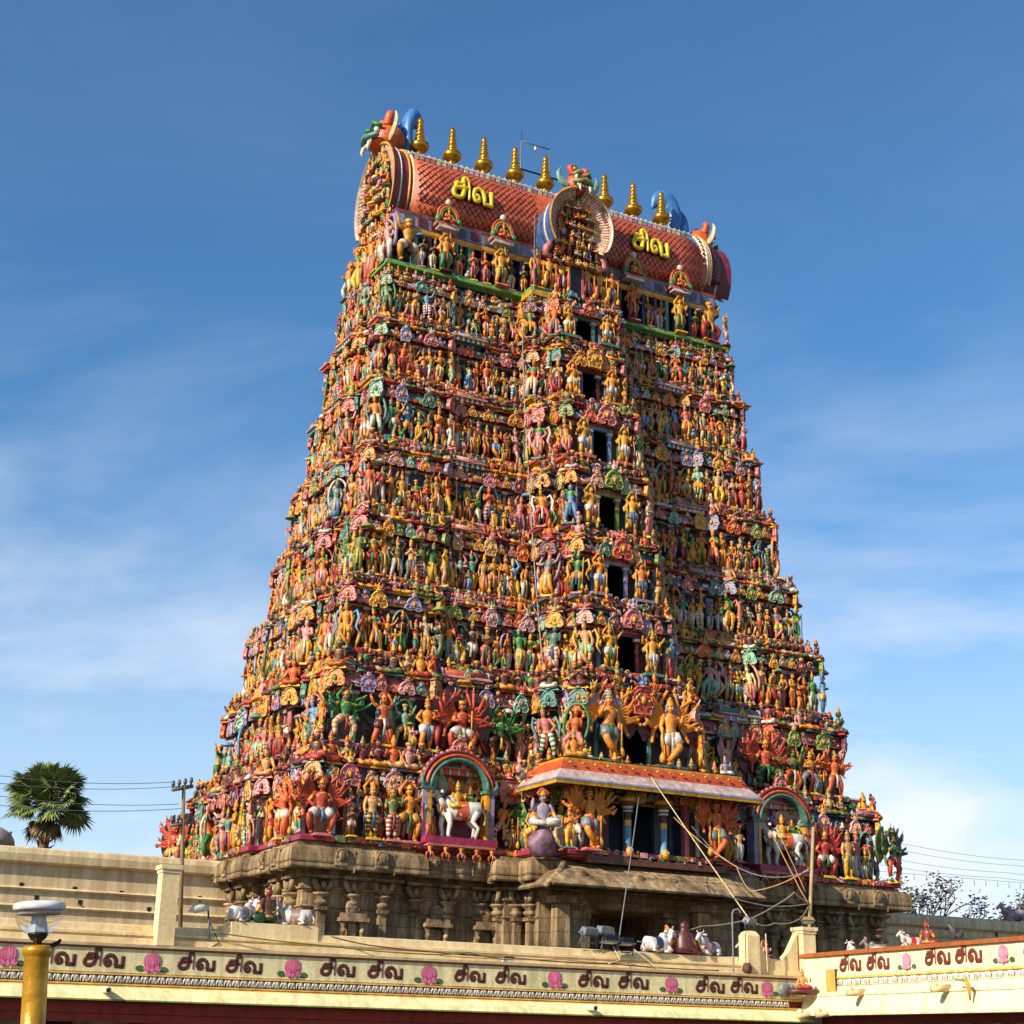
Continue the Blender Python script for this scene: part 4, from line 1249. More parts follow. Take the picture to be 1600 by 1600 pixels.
# ---- the top storey: neck with standing deities and the barrel roof
z9 = 39.3
X9, Y9 = LV[8][1], LV[8][2]
m = MB()
p9 = [(-X9 + .95, -Y9 + .85), (X9 - .95, -Y9 + .85), (X9 - .95, Y9 - .85), (-X9 + .95, Y9 - .85)]
m.sweep(p9, [(0, 39.0), (0, 41.3)], P['black'])
m.sweep(p9, [(0, 41.3), (.45, 41.3), (.5, 41.42), (.5, 41.62), (.4, 41.66), (.4, 41.74)], [P['maroon'], P['gold'], P['gold'], P['white'], P['maroon']])
m.sweep(p9, [(.4, 41.74), (.3, 41.78), (.3, 42.5), (.38, 42.52), (.38, 42.6), (.1, 42.62)], [P['slate'], P['lav'], P['white'], P['red'], P['slate']])
for x in np.arange(-9.6, 9.8, .8):
    if -2.8 < x < 2.8:
        continue
    m.box((x, -Y9 + .53, 42.14), (.5, .06, .5), vary(P[rs.choice(['pink', 'slate', 'teal', 'wine', 'grey'])], rs))
    m.box((x + .4, -Y9 + .55, 40.3), (.2, .5, 2.0), vary(P[rs.choice(['navy', 'maroon', 'teal'])], rs))
neck = obj('storey', m, 'paint', tower)
lb = MB()
lo = [(-X9, -Y9), (-2.9, -Y9), (-2.9, -Y9 - 1.0), (2.9, -Y9 - 1.0), (2.9, -Y9), (X9, -Y9), (X9, Y9), (-X9, Y9)]
lb.sweep(lo, [(-1.2, 38.78), (-.3, 38.8), (-.1, 38.95), (0, 38.98), (0, 39.1), (-.06, 39.12), (-.06, 39.22), (-.1, 39.24), (-.12, 39.3), (-1.6, 39.3)],
         [P['wine'], P['green'], P['lime'], C(110, 170, 70), P['dark'], C(120, 180, 80), P['green'], P['slate'], P['navy']])
obj('ledge', lb, 'paint', neck)
cb = MB()
cb.bx(-2.75, 2.6, -4.05, -3.0, 38.1, 38.7, P['pink'])
cb.bx(-2.9, 2.75, -4.2, -3.0, 38.7, 38.98, P['gold'])
obj('cornice', cb, 'paint', neck)
r9 = random.Random(55)
for x in list(np.arange(-8.9, -2.4, .78)) + list(np.arange(3.2, 9.6, .78)):
    if min(abs(x + 7.55), abs(x + 4.2), abs(x - 4.3), abs(x - 7.5)) < .5:
        continue
    statue(neck, (x, -Y9 + .3, z9 + .02), r9.uniform(-.2, .2), 1.62, r9, skin=P[r9.choice(['brown', 'olive', 'deep'])], cloth=P[r9.choice(['verm', 'white', 'orange', 'verm', 'white'])], top=P[r9.choice(['green', 'maroon', 'olive'])], arms=('pray', 'pray'), legs='stand', crown='cone', lower='dhoti', stripe=None, item=None)
for x, sk, cl in ((-7.55, 'orange', 'green'), (-4.2, 'gold', 'gold'), (4.3, 'deep', 'red'), (7.5, 'gold', 'olive')):
    hero((x, -Y9 + .05, z9 + .02), 0, 2.1, None, 'tall_deity_statue', skin=P[sk], cloth=P[cl], legs='relax', arms=('bless', 'down'), crown='tall', fan=2, fan_r=.3)
    m = MB()
    for rr, c in ((.62, 'verm'), (.5, 'gold'), (.38, 'olive')):
        m.tube([(math.cos(t) * rr, 0, .55 + math.sin(t) * rr * 1.2) for t in np.linspace(-.5, math.pi + .5, 15)], [(.08, .1)] * 15, P[c], 7, ref=(0, 1, 0))
    m.box((0, .02, .0), (1.5, .5, .16), P['pink'])
    m.box((0, .02, -.16), (1.2, .5, .16), P['white'])
    for sg in (-1, 1):
        m.ball((sg * .62, -.1, .26), (.2, .2, .26), P['green'], 8, 5)
    m.ball((0, -.02, 1.42), (.2, .16, .22), P['white'], 7, 5)
    keep = m.M
    m.xf(TR(0, -.12, .1, 0, 1.35))
    figure(m, rb, P['orange'], P['deep'], sit=True, arms=('knee', 'bless'), crown='cone', n=6, base=False)
    m.xf()
    obj('halo_shrine', m, 'paint', tower, None, (x + .05, -Y9 + .05, 42.05))
# guardians seated at the corners of the roof storey
hero((-9.7, -Y9 + .3, 39.35), .3, 2.75, 'golden giant seated with a raised arm at the left roof corner', 'corner_giant', skin=P['gold'], cloth=P['white'], legs='squat', lower='shorts', arms=('down', 'high'), crown='flat', n=10, hair=P['deep'], base=False)
hero((9.75, -Y9 + .3, 39.35), .2, 2.7, 'golden giant seated with a raised arm at the right roof corner', 'corner_giant', skin=P['gold'], cloth=P['red'], legs='squat', lower='dhoti', arms=('high', 'down'), crown='flat', n=10, hair=P['deep'])
hero((10.75, -Y9 + .1, z9), .9, 1.7, None, 'corner_statue', skin=P['tan'], cloth=P['rose'], legs='dance', arms=('over', 'out'), crown='flame', fan=2)
hero((-10.75, Y9 - .3, z9), -PI2, 2.2, None, 'corner_statue', skin=P['orange'], cloth=P['white'], legs='dance', arms=('out', 'hold'), crown='flame', halo=P['cream'])
for y in (-1.9, -.7, .5, 1.6):
    statue(neck, (-X9 + .85, y, 41.0), -PI2, 1.7, r9, skin=P[r9.choice(['orange', 'tan', 'gold'])])
for y in (-2.3, -1.2, -.2, .8, 1.8):
    statue(neck, (-X9 + .35, y, z9 + .02), -PI2, 2.5, r9, skin=P[r9.choice(['orange', 'tan', 'rose'])], cloth=P[r9.choice(['white', 'yellow', 'verm'])], fan=2, fan_r=.3)
for x in (-1.6, -.8, .85, 1.65, -2.4, 2.4):
    hero((x, -Y9 - .66, z9 + .02), 0, 2.15, None, 'doorway_statue', skin=P['gold'] if abs(x) < 1.7 else P['orange'], cloth=P[rb.choice(['deep', 'red', 'gold'])], legs='relax', arms=('hold', 'down'), crown='tall', item='club')
m = MB()
m.bx(-2.0, 2.2, -Y9 - .55, -Y9 + .9, 39.3, 41.7, P['maroon'])
m.bx(-.36, .36, -Y9 - .86, -Y9 - .54, 39.3, 41.0, P['black'])
m.bx(-.5, -.36, -Y9 - .9, -Y9 - .5, 39.3, 41.1, P['pink'])
m.bx(.36, .5, -Y9 - .9, -Y9 - .5, 39.3, 41.1, P['pink'])
obj('window_frame', m, 'paint', neck)

# barrel vault with a net of raised tile lines
prof = [(-2.3, 42.6), (-2.75, 43.2), (-2.88, 43.9), (-2.82, 44.7), (-2.58, 45.5), (-2.2, 46.1), (-1.8, 46.45), (-1.45, 46.6)]
prof_full = prof + [(-y, z) for y, z in prof[::-1]]
XB0, XB1 = -9.3, 9.6
m = MB()
rings = np.array([[(x, y, z) for y, z in prof_full] for x in np.linspace(XB0, XB1, 12)])
m.ring_stack(rings[:, ::-1], C(222, 104, 62), (True, True), True)
pf = np.array(prof)
arc = np.concatenate([[0], np.cumsum(np.linalg.norm(np.diff(pf, axis=0), axis=1))])
A = arc[-1] * .93
def onv(x, s):
    return (x, np.interp(s, arc, pf[:, 0]) - .012, np.interp(s, arc, pf[:, 1]))
sp_ = .35
for i in range(int((XB1 - XB0 + A) / sp_) + 1):
    for sg in (1, -1):
        x0 = (XB0 - A + i * sp_) if sg > 0 else XB0 + i * sp_
        pts = [onv(x0 + sg * s * .82, s) for s in np.linspace(.05, A, 12)]
        pts = [p for p in pts if XB0 <= p[0] <= XB1 and not (-1.75 < p[0] < 2.55)]
        if len(pts) > 1:
            m.tube(pts, .025, C(96, 26, 26), 4, ref=(1, 0, 0), caps=False)
roof = obj('barrel_roof', m, 'paint', tower)
m = MB()
m.bx(XB0, XB1, -1.78, 1.78, 46.34, 46.44, P['white'])
m.bx(XB0, XB1, -1.72, 1.72, 46.44, 46.72, P['lav'])
m.bx(XB0, XB1, -1.78, 1.78, 46.72, 46.82, P['white'])
m.bx(XB0, XB1, -1.6, 1.6, 46.82, 46.9, P['dark'])
for x in np.arange(XB0, XB1, .34):
    m.box((x, -1.74, 46.58), (.22, .1, .22), vary(P[rs.choice(['rose', 'cream', 'white', 'lav', 'pink'])], rs))
    m.ball((x + .1, -1.7, 46.84), (.09, .09, .09), vary(P[rs.choice(['rose', 'cream', 'white'])], rs), 6, 4)
m.bx(XB0, XB1, -1.2, 1.2, 46.9, 47.06, P['dark'])
for x in np.arange(XB0, XB1, .36):
    m.ball((x, -1.3, 47.02), (.17, .12, .12), vary(P[rs.choice(['teal', 'rose', 'slate', 'sky', 'cream'])], rs), 6, 4)
m.bx(XB0, XB1, -.55, .55, 47.08, 47.2, P['maroon'])
m.tube([(XB0 + .1, .1, 47.75), (XB1 - .1, .1, 47.7)], .2, C(86, 30, 34), 8)
obj('ridge_band', m, 'paint', roof)

# gold finials
for k in range(9):
    x = -8.35 + k * 2.02
    m = MB()
    pr = [(.2, -.05), (.34, .05), (.34, .14), (.2, .28), (.32, .36), (.56, .54), (.63, .7), (.56, .86), (.3, .98), (.24, 1.02), (.33, 1.09), (.34, 1.14), (.22, 1.2), (.22, 1.28), (.3, 1.34), (.3, 1.4), (.2, 1.46), (.2, 1.54), (.26, 1.59), (.26, 1.65), (.17, 1.71), (.17, 1.79), (.23, 1.84), (.23, 1.89), (.14, 1.95), (.14, 2.02), (.2, 2.08), (.2, 2.18), (.1, 2.34), (.03, 2.44), (0, 2.5)]
    m.lathe(pr, C(196, 138, 40), (0, 0, 0), 18)
    fo = obj('finial', m, 'gold', tower, None, (x - .1, -.95, 47.06))
    fo.scale = (.9, .9, 1.1)

# ---- lettering
def glyph_strokes():
    big, thin = [], []
    big.append([(.31, .97), (.28, .66), (.1, .5), (.04, .3), (.14, .1), (.38, .02), (.68, .05), (.88, .2), (.97, .5), (1.0, .9), (1.0, 1.2), (1.06, 1.4), (1.2, 1.5), (1.36, 1.44), (1.45, 1.25)])
    big.append([(.28, .66), (.7, .67), (1.3, .74)])
    big.append([(.3, .97), (.65, .96), (1.0, .98)])
    thin.append([(1.46, 1.28), (1.45, .6), (1.43, 0)])
    big.append([(1.98, .34), (2.1, .48), (2.28, .42), (2.34, .24), (2.22, .08), (2.02, .08), (1.86, .26), (1.84, .54), (1.98, .8), (2.25, .94), (2.55, .9), (2.78, .68), (2.84, .38), (2.8, .06)])
    big.append([(2.72, .04), (3.1, .03), (3.52, .0)])
    big.append([(3.46, .9), (3.46, .45), (3.45, -.05)])
    return big, thin
def word(mb, place, col, wb=.13, wt=.05, dep=.012, n=6):
    big, thin = glyph_strokes()
    for lst, wd in ((big, wb), (thin, wt)):
        for s_ in lst:
            p = np.array(s_)
            t = np.linspace(0, len(p) - 1, 3 * len(p))
            p2 = np.stack([np.interp(t, range(len(p)), p[:, i]) for i in (0, 1)], -1)
            p2 = np.concatenate([p2[:1], (p2[:-2] + p2[1:-1] * 2 + p2[2:]) / 4, p2[-1:]])
            place(mb, p2, wd, dep, col, n)
def on_vault(x0, s_top, s):
    def f(mb, p2, wd, dep, col, n):
        pts = []
        for u, v in p2:
            q = onv(x0 + u * s, s_top + v * s * 1.5)
            pts.append((q[0], q[1] - .1 - dep, q[2] + .02))
        mb.tube(pts, [(wd * s, dep + .02)] * len(pts), col, n, ref=(0, -1, .35))
    return f
for x0, lab in ((-7.25, 'yellow lettering on the left half of the roof'), (4.35, 'yellow lettering on the right half of the roof')):
    m = MB()
    s_ = .68
    word(m, on_vault(x0, 1.5, s_), P['dark'], .3, .21, .03)
    word(m, on_vault(x0, 1.5, s_), C(232, 196, 30), .21, .12, .1)
    obj('lettering', m, 'enamel', roof, lab)

# ---- great horseshoe gables with lion masks
def gable(pos, rz, s, label, side, curl, front=True, depth=1.1, tails=False, tl=1.0, fwd=.2, rf=1.0, fs=.44):
    e = bpy.data.objects.new('gable_arch', None)
    COL.objects.link(e)
    e.parent = tower
    e.location = Vector(pos) - Vector(tower.location)
    e.rotation_euler = (0, 0, rz)
    e['label'] = label
    m = MB()
    th = np.linspace(-.62, math.pi + .62, 33)
    out = [(math.cos(t) * 1.0 * s, (1.12 + math.sin(t) * 1.12) * s) for t in th]
    m.xf(TR(0, depth / 2, 0))
    m.plate(out, depth, P['wine'], P[side])
    m.xf()
    # outer rim
    for rr, c, w_ in ((1.0, 'white', .05), (.93, 'gold', .04)):
        m.tube([(math.cos(t) * rr * s, -.02, (1.12 + math.sin(t) * 1.12 * rr) * s) for t in th], [(w_ * s, .07)] * 33, P[c], 7, ref=(0, 1, 0))
    m.tube([(math.cos(t) * s * 1.0, depth, (1.12 + math.sin(t) * 1.12) * s) for t in th], [(.06 * s, .1)] * 33, P['cream'], 7, ref=(0, 1, 0))
    m.tube([(math.cos(t) * s * 1.01, depth - .25, (1.12 + math.sin(t) * 1.13) * s) for t in th], [(.04 * s, .06)] * 33, P['gold'], 7, ref=(0, 1, 0))
    if front:
        rim = [[(math.cos(t) * rr * s, dy * s * rf, (1.12 + math.sin(t) * 1.12 * rr) * s) for t in th] for rr, dy in ((1.0, .0), (1.07, -.2), (1.1, -.46), (1.06, -.48), (1.04, -.36), (.98, -.06))]
        cs_ = [P[side], P[side], P['gold'], P['white'], P['rose']]
        for q_, cc in zip(range(5), cs_):
            b = m.verts(np.array([rim[q_], rim[q_ + 1]]))
            ii = np.arange(32)
            m.quads(np.stack([b + ii, b + ii + 1, b + 33 + ii + 1, b + 33 + ii], -1), cc, True)
    obj('arch', m, 'paint', e, local=True)
    if front:
        N = 52
        for i in range(N):
            if i % (N // 2) == 0:
                m = MB()
            t = -.6 + (math.pi + 1.2) * (i + .5) / N
            ct, st_ = math.cos(t), math.sin(t)
            c = vary(P['rose'] if i % 2 else P['cream'], rs, .06)
            lift = .16 * (1 if ct > 0 else -1)
            def fp(rr, dy, tw=0.0):
                tt = t - lift * (rr - .5) * 1.6
                return (math.cos(tt) * rr * s, dy * s * rf, (1.12 + math.sin(tt) * 1.1 * rr) * s)
            m.tube([fp(.5, .0), fp(.68, -.06), fp(.86, -.15), fp(1.0, -.28), fp(1.07, -.36)], [(.022 * s, .025 * s), (.04 * s, .04 * s), (.05 * s, .04 * s), (.05 * s, .035 * s), (.012 * s, .012 * s)], c, 6, ref=(0, 1, 0))
            if i % (N // 2) == N // 2 - 1:
                sg = 1 if ct > 0 or i < N // 2 else -1
                if tails:
                    m.tube([(sg * .78 * s, -.1, .5 * s), (sg * .96 * s, -.12, .28 * s), (sg * 1.0 * s, -.12, .08 * s), (sg * .86 * s, -.12, .0 * s), (sg * .78 * s, -.12, .1 * s)], [.1 * s, .12 * s, .1 * s, .08 * s, .03 * s], P['pink'], 7)
                obj('feather_border', m, 'paint', e, local=True)
        r = random.Random(int(abs(pos[0]) * 10) + 1)
        for i in range(49):
            row = i // 7
            u = (-.6 + .2 * (i % 7) + r.uniform(-.05, .05)) * (1.1, 1.1, 1.05, 1.0, .95, .8, .6)[row]
            v = -.12 + row * .3
            f = MB()
            f.xf(TR(u * s, (-.16 - .06 * math.cos(u * 3)) * s, v * s, r.uniform(-.6, .6), fs * s * r.uniform(.8, 1.2)))
            sp = rand_spec(r)
            sp.update(sit=r.random() < .6, item=None)
            if sp['sit']:
                sp['arms'] = r.choice([('knee', 'bless'), ('pray', 'pray'), ('lift', 'knee')])
            sp['skin'] = vary(P[r.choice(['orange', 'gold', 'deep', 'tan', 'orange', 'gold', 'cream'])], r)
            figure(f, r, n=6, **sp)
            obj('gable_figure', f, 'paint', e, local=True)
    # lion mask
    m = MB()
    m.xf(TR(0, -fwd * s, 0))
    zt = 2.52 * s
    q = .4 * s
    hc_ = P['deep'] if curl == 'blue' else P['verm']
    m.ball((0, .25, zt + .1 * q), (.95 * q, 1.0 * q, 1.0 * q), hc_, 14, 9)
    m.ball((0, -.3 * q, zt - .32 * q), (.76 * q, .68 * q, .36 * q), hc_, 12, 7)
    m.stube([(-.85 * q, -.7 * q, zt - .12 * q), (-.4 * q, -1.05 * q, zt - .2 * q), (0, -1.15 * q, zt - .1 * q), (.4 * q, -1.05 * q, zt - .2 * q), (.85 * q, -.7 * q, zt - .12 * q)], [.14 * q, .2 * q, .16 * q, .2 * q, .14 * q], P['lime'] if curl != 'blue' else P['teal'], 8)
    for sg in (-1, 1):
        m.ball((sg * .42 * q, -.66 * q, zt + .3 * q), (.24 * q, .2 * q, .24 * q), P['white'], 10, 6)
        m.ball((sg * .42 * q, -.82 * q, zt + .3 * q), (.12 * q, .1 * q, .14 * q), P['black'], 8, 5)
        m.tube([(sg * .12 * q, -.8 * q, zt + .5 * q), (sg * .45 * q, -.84 * q, zt + .68 * q), (sg * .8 * q, -.5 * q, zt + .5 * q)], [.1 * q, .17 * q, .1 * q], P['green'] if curl == 'blue' else P['lime'], 7)
        m.stube([(sg * .45 * q, 0, zt + .8 * q), (sg * .7 * q, 0, zt + 1.35 * q), (sg * .45 * q, .05, zt + 1.55 * q), (sg * .62 * q, .05, zt + 1.7 * q)], [.3 * q, .24 * q, .12 * q, .02 * q], hc_, 8)
        m.stube([(sg * .8 * q, 0, zt - .2 * q), (sg * 1.35 * q, 0, zt + .05 * q), (sg * 1.65 * q, 0, zt + .6 * q), (sg * 1.5 * q, 0, zt + 1.15 * q)], [(.3 * q, .1), (.34 * q, .1), (.2 * q, .08), (.03 * q, .03)], P['cream'] if curl == 'blue' else P['mint'], 8, ref=(0, 1, 0))
        m.tube([(sg * .4 * q, -1.0 * q, zt - .5 * q), (sg * .44 * q, -1.1 * q, zt - .85 * q), (sg * .36 * q, -1.08 * q, zt - 1.1 * q)], [.13 * q, .1 * q, .02 * q], P['white'], 6)
    for i in range(5):
        x = (i - 2) * .22 * q
        m.tube([(x, 0, zt + .9 * q), (x * 1.3, -.05, zt + 1.25 * q), (x * 1.4, .0, zt + 1.45 * q)], [.17 * q, .12 * q, .02 * q], P['brown'] if i % 2 else hc_, 6)
    for x in np.linspace(-.55, .55, 6):
        m.ball((x * q, -1.0 * q, zt - .52 * q), (.1 * q, .07 * q, .13 * q), P['white'], 6, 4)
    mk = obj('lion_mask', m, 'paint', e, local=True)
    if curl == 'blue':
        m = MB()
        bl = C(52, 104, 172)
        m.xf(np.array([(1, 0, 0, 0), (0, tl, 0, .3 * (1 - tl)), (0, 0, 1.14 if tl > .6 else 1, -.3 if tl > .6 else 0), (0, 0, 0, 1.)]))
        m.stube([(0, .9, 2.0 * s), (0, 1.25, 2.4 * s), (0, 1.1, 2.85 * s), (0, 1.25, 3.15 * s)], [(.6, .55), (.66, .55), (.42, .36), (.1, .08)], bl, 18, ref=(1, 0, 0))
        m.stube([(0, 1.8, 1.95 * s), (0, 2.05, 2.45 * s), (0, 1.95, 2.95 * s), (0, 2.5, 3.3 * s), (0, 3.3, 3.25 * s), (0, 3.75, 2.98 * s)], [(.6, .6), (.6, .62), (.62, .62), (.66, .52), (.5, .34), (.03, .03)], C(60, 118, 180), 18, ref=(1, 0, 0))
        obj('blue_tail', m, 'enamel', e, local=True)
    return e

gable((-10.05, 0.2, 41.8), -PI2, 2.55, 'great horseshoe gable with a horned mask at the left roof end', 'wine', 'blue', depth=.75, tl=.55, fwd=.04, rf=.45, fs=.52)
gable((10.85, 0, 42.1), PI2, 2.1, 'great horseshoe gable seen from behind at the right roof end', 'wine', 'blue', depth=1.9, tl=.85)
gable((.0, -3.75, 41.4), 0, 1.9, 'round gable with a lion mask at the middle of the roof', 'blue', 'none', depth=1.7, tails=True)
# ribbed dark red back of the right gable
m = MB()
for i in range(41):
    t = -.25 + (math.pi + .5) * i / 40
    m.tube([(10.05, math.cos(t) * 2.1, 44.5 + math.sin(t) * 2.3), (10.45, math.cos(t) * 2.35, 44.5 + math.sin(t) * 2.5), (10.95, math.cos(t) * 2.2, 44.5 + math.sin(t) * 2.35)], [.26, .3, .26], C(98, 24, 28), 7)
for x_, c_, w_, rr in ((9.25, C(60, 100, 170), .16, 2.62), (9.5, P['cream'], .16, 2.7), (9.72, P['white'], .1, 2.74), (9.9, P['gold'], .09, 2.72), (10.05, P['white'], .07, 2.68)):
    m.tube([(x_, math.cos(t) * rr, 44.5 + math.sin(t) * (rr + .12)) for t in np.linspace(-.45, math.pi + .45, 29)], [(.12, w_)] * 29, c_, 7, ref=(1, 0, 0))
for i in range(34):
    t = -.4 + (math.pi + .8) * i / 33
    m.ball((9.5, math.cos(t) * 2.82, 44.5 + math.sin(t) * 2.94), (.12, .07, .07), vary(P[rs.choice(['green', 'red', 'dark', 'orange'])], rs), 6, 4)
obj('ribbed_hood', m, 'enamel', tower)

# metal frame and aerial on the ridge, lightning cable down the front
m = MB()
for x in (.4 - .95, .4 + .95):
    pass
fx0, fx1 = -1.35, .6
for x in (fx0, fx1):
    m.tube([(x, .3, 47.1), (x, .3, 51.1)], .045, P['grey'], 6)
m.tube([(fx0, .3, 51.1), (fx1, .3, 51.1)], .04, P['grey'], 6)
m.tube([(fx0 - .6, .3, 49.2), (fx1 + .6, .3, 49.2)], .06, P['dark'], 6)
m.tube([(fx0 + .02, .3, 51.0), (fx0 + .02, .3, 51.8)], .018, P['dark'], 5)
m.lathe([(.05, 0), (.1, .1), (.06, .3), (.02, .36)], P['white'], ((fx0 + fx1) / 2, .3, 50.7), 8)
obj('aerial_frame', m, 'metal', tower)
m = MB()
pts = [(-2.4, -3.5, 44.0), (-2.75, -4.2, 39.1)]
for k in range(7, 0, -1):
    z, X, Y = LV[k]
    w1 = (3.6 - .1 * k) if k > 1 else 4.1
    pts.append((-w1 - .3, -Y - .35, z + .1))
pts.append((-5.3, -9.9, 8.5))
m.tube(pts, .035, P['grey'], 5)
obj('lightning_cable', m, 'metal', tower)
# ------------------------------------------------------------------ granite base of the tower
sb = outline(15.6, 8.65, 6.3, .35, 5.2, 1.5, s=.45, kx=.72, jy=.6, q=.25)
def stone_mb():
    return MB()
G = P['cream']
m = MB()
for i in range(len(sb)):
    a, d, L, nr = edge(sb, i)
    e = a + d * L
    segs = [(0, L, GZ, 7.0)]
    if i == CENTRE_EDGE:
        o0, o1 = a[0] * 0 + (5.2 - 3.0), (5.2 + 2.0)
        segs = [(0, o0, GZ, 7.0), (o1, L, GZ, 7.0), (o0, o1, 5.95, 7.0)]
    for (s0, s1, za, zb) in segs:
        p, q_ = a + d * s0, a + d * s1
        q = m.verts([(p[0], p[1], za), (q_[0], q_[1], za), (q_[0], q_[1], zb), (p[0], p[1], zb)])
        m.quads([[q, q + 1, q + 2, q + 3]], G, False)
    if i == CENTRE_EDGE:
        x0, x1, y0 = a[0] + o0, a[0] + o1, a[1]
        q = m.verts([(x0, y0, GZ), (x1, y0, GZ), (x1, y0 + 5, GZ), (x0, y0 + 5, GZ), (x0, y0, 5.95), (x1, y0, 5.95), (x1, y0 + 5, 5.95), (x0, y0 + 5, 5.95)])
        m.quads(np.array([(4, 7, 6, 5), (0, 3, 7, 4), (1, 5, 6, 2), (3, 2, 6, 7)]) + q, G, False)
        for sg, x in ((1, x0), (-1, x1)):       # stepped corbels in the doorway corners
            for k_ in range(3):
                m.bx(min(x, x + sg * (.7 - .2 * k_)), max(x, x + sg * (.7 - .2 * k_)), y0 + .05, y0 + .9, 5.75 - .25 * k_, 5.95 - .25 * k_, G)
for (z, h_, o) in ((.6, .3, .18), (2.3, .35, .22), (5.35, .14, .06), (6.1, .16, .1), (6.55, .2, .16)):
    n_ = len(sb)
    ringp = sb
    if z < 5.9:
        pth = sb[CENTRE_EDGE + 1:] + sb[:CENTRE_EDGE + 1]
        m.sweep(pth, [(-.02, z), (o, z + .04), (o, z + h_ - .04), (-.02, z + h_)], G, closed=False)
    else:
        m.sweep(sb, [(-.02, z), (o, z + .04), (o, z + h_ - .04), (-.02, z + h_)], G)
base = obj('stone_base', m, 'stone', tower)
m = MB()
m.sweep(sb, [(-.05, 6.98), (.35, 6.98), (.7, 6.9), (.9, 6.9), (.94, 6.96), (.94, 7.08), (.9, 7.1), (.9, 7.14), (.95, 7.16), (.93, 7.5), (.86, 7.72), (.7, 7.84), (.5, 7.86), (.5, 7.98), (-.3, 8.0)], G)
for i in FRONT + LEFT + RIGHT:
    for (p, rz, nr) in on_edge(sb, i, .86, 1.7, .35):
        mm = TR(p[0], p[1], 7.05, rz)
        m.xf(mm)
        m.box((0, -.06, .36), (.56, .22, .72), G)
        m.ball((0, -.12, .42), (.26, .16, .3), G, 10, 6)
        m.tube([(math.cos(t) * .24, -.19, .42 + math.sin(t) * .26) for t in np.linspace(-.4, math.pi + .4, 11)], .05, G, 5)
        m.box((.62, .06, .2), (.04, .3, .9), P['dark'])
        m.box((.62, -.02, .14), (.4, .1, .06), G)
        m.xf()
obj('stone_cornice', m, 'stone', base)
for i in FRONT + LEFT + RIGHT:
    a, d, L, nr = edge(sb, i)
    for (p, rz, n2) in on_edge(sb, i, .1, 1.55, .12):
        q = MB()
        q.box((0, 0, 2.6), (.34, .3, 6.0), G)
        q.box((0, -.03, 5.35), (.5, .42, .16), G, taper=1.15)
        q.lathe([(.16, 0), (.3, .12), (.3, .2), (.18, .3), (.34, .42), (.4, .46), (.4, .54)], G, (0, -.03, 5.45), 10)
        for t_ in (-1, 1):
            q.tube([(t_ * .1, -.1, 6.05), (t_ * .34, -.16, 6.3), (t_ * .42, -.18, 6.52)], [.14, .13, .1], G, 6)
        q.box((0, -.1, 6.62), (1.0, .5, .12), G)
        q.ball((0, -.2, 6.28), (.14, .12, .18), G, 7, 5)
        obj('pilaster', q, 'stone', base, None, (p[0], p[1], 0), rz)
for i, xs in ((2, (-9.3, -6.9)), (0, (-13.4,)), (10, (7.3, 9.6)), (12, (13.4,)), (29, (-2.9,))):
    for x in xs:
        a, d, L, nr = edge(sb, i)
        if i == 29:
            p = (a[0], x)
        else:
            p = (x, a[1])
        rz = math.atan2(nr[0], -nr[1])
        q = MB()
        for t_ in (-1, 1):
            q.lathe([(.09, 0), (.08, 3.4), (.12, 3.5), (.07, 3.58), (.16, 3.8), (.2, 3.86)], G, (t_ * .42, -.3, 1.0), 8)
            q.ball((t_ * .42, -.34, 4.5), (.13, .13, .13), G, 7, 5)
        q.box((0, -.24, 4.95), (1.3, .6, .16), G)
        q.box((0, -.22, 5.12), (1.1, .5, .18), G)
        q.ball((0, -.2, 5.45), (.34, .2, .38), G, 9, 6)
        q.box((0, -.02, 3.0), (.7, .08, 3.6), G)
        obj('niche', q, 'stone', base, None, (p[0], p[1], 0), rz)
# drooping stone eave over the doorway and its front pillars
m = MB()
er = [(-4.2, -8.6), (-4.2, -11.1), (3.1, -11.1), (3.1, -8.6)]
m.sweep(er, [(-.4, 7.0), (.6, 7.12), (1.2, 6.95), (1.72, 6.6), (1.82, 6.56), (1.86, 6.64), (1.5, 7.0), (1.1, 7.3), (.6, 7.52), (-.2, 7.68)], G, closed=False, sm=False)
m.cap([(-4.0, -8.6), (-4.0, -10.9), (2.9, -10.9), (2.9, -8.6)], 7.675, G)
for x in (-4.4, -1.5, .2):
    m.ball((x, -12.45, 7.06), (.34, .14, .26), G, 10, 6)
m.tube([(-6.4, -12.9, 6.5), (-5.6, -12.4, 7.0), (-4.9, -11.8, 7.55)], [.1, .16, .2], G, 6)
obj('stone_eave', m, 'stone', base)
for x in (-4.45, 2.9):
    q = MB()
    q.box((0, 0, 2.2), (.62, .55, 7.8), G)
    q.box((0, -.05, 6.15), (.95, .8, .3), G, taper=1.2)
    q.box((.95, .2, 1.0), (1.0, .5, 9.5), G)
    obj('doorway_pillar', q, 'stone', base, None, (x, -10.75, 0))

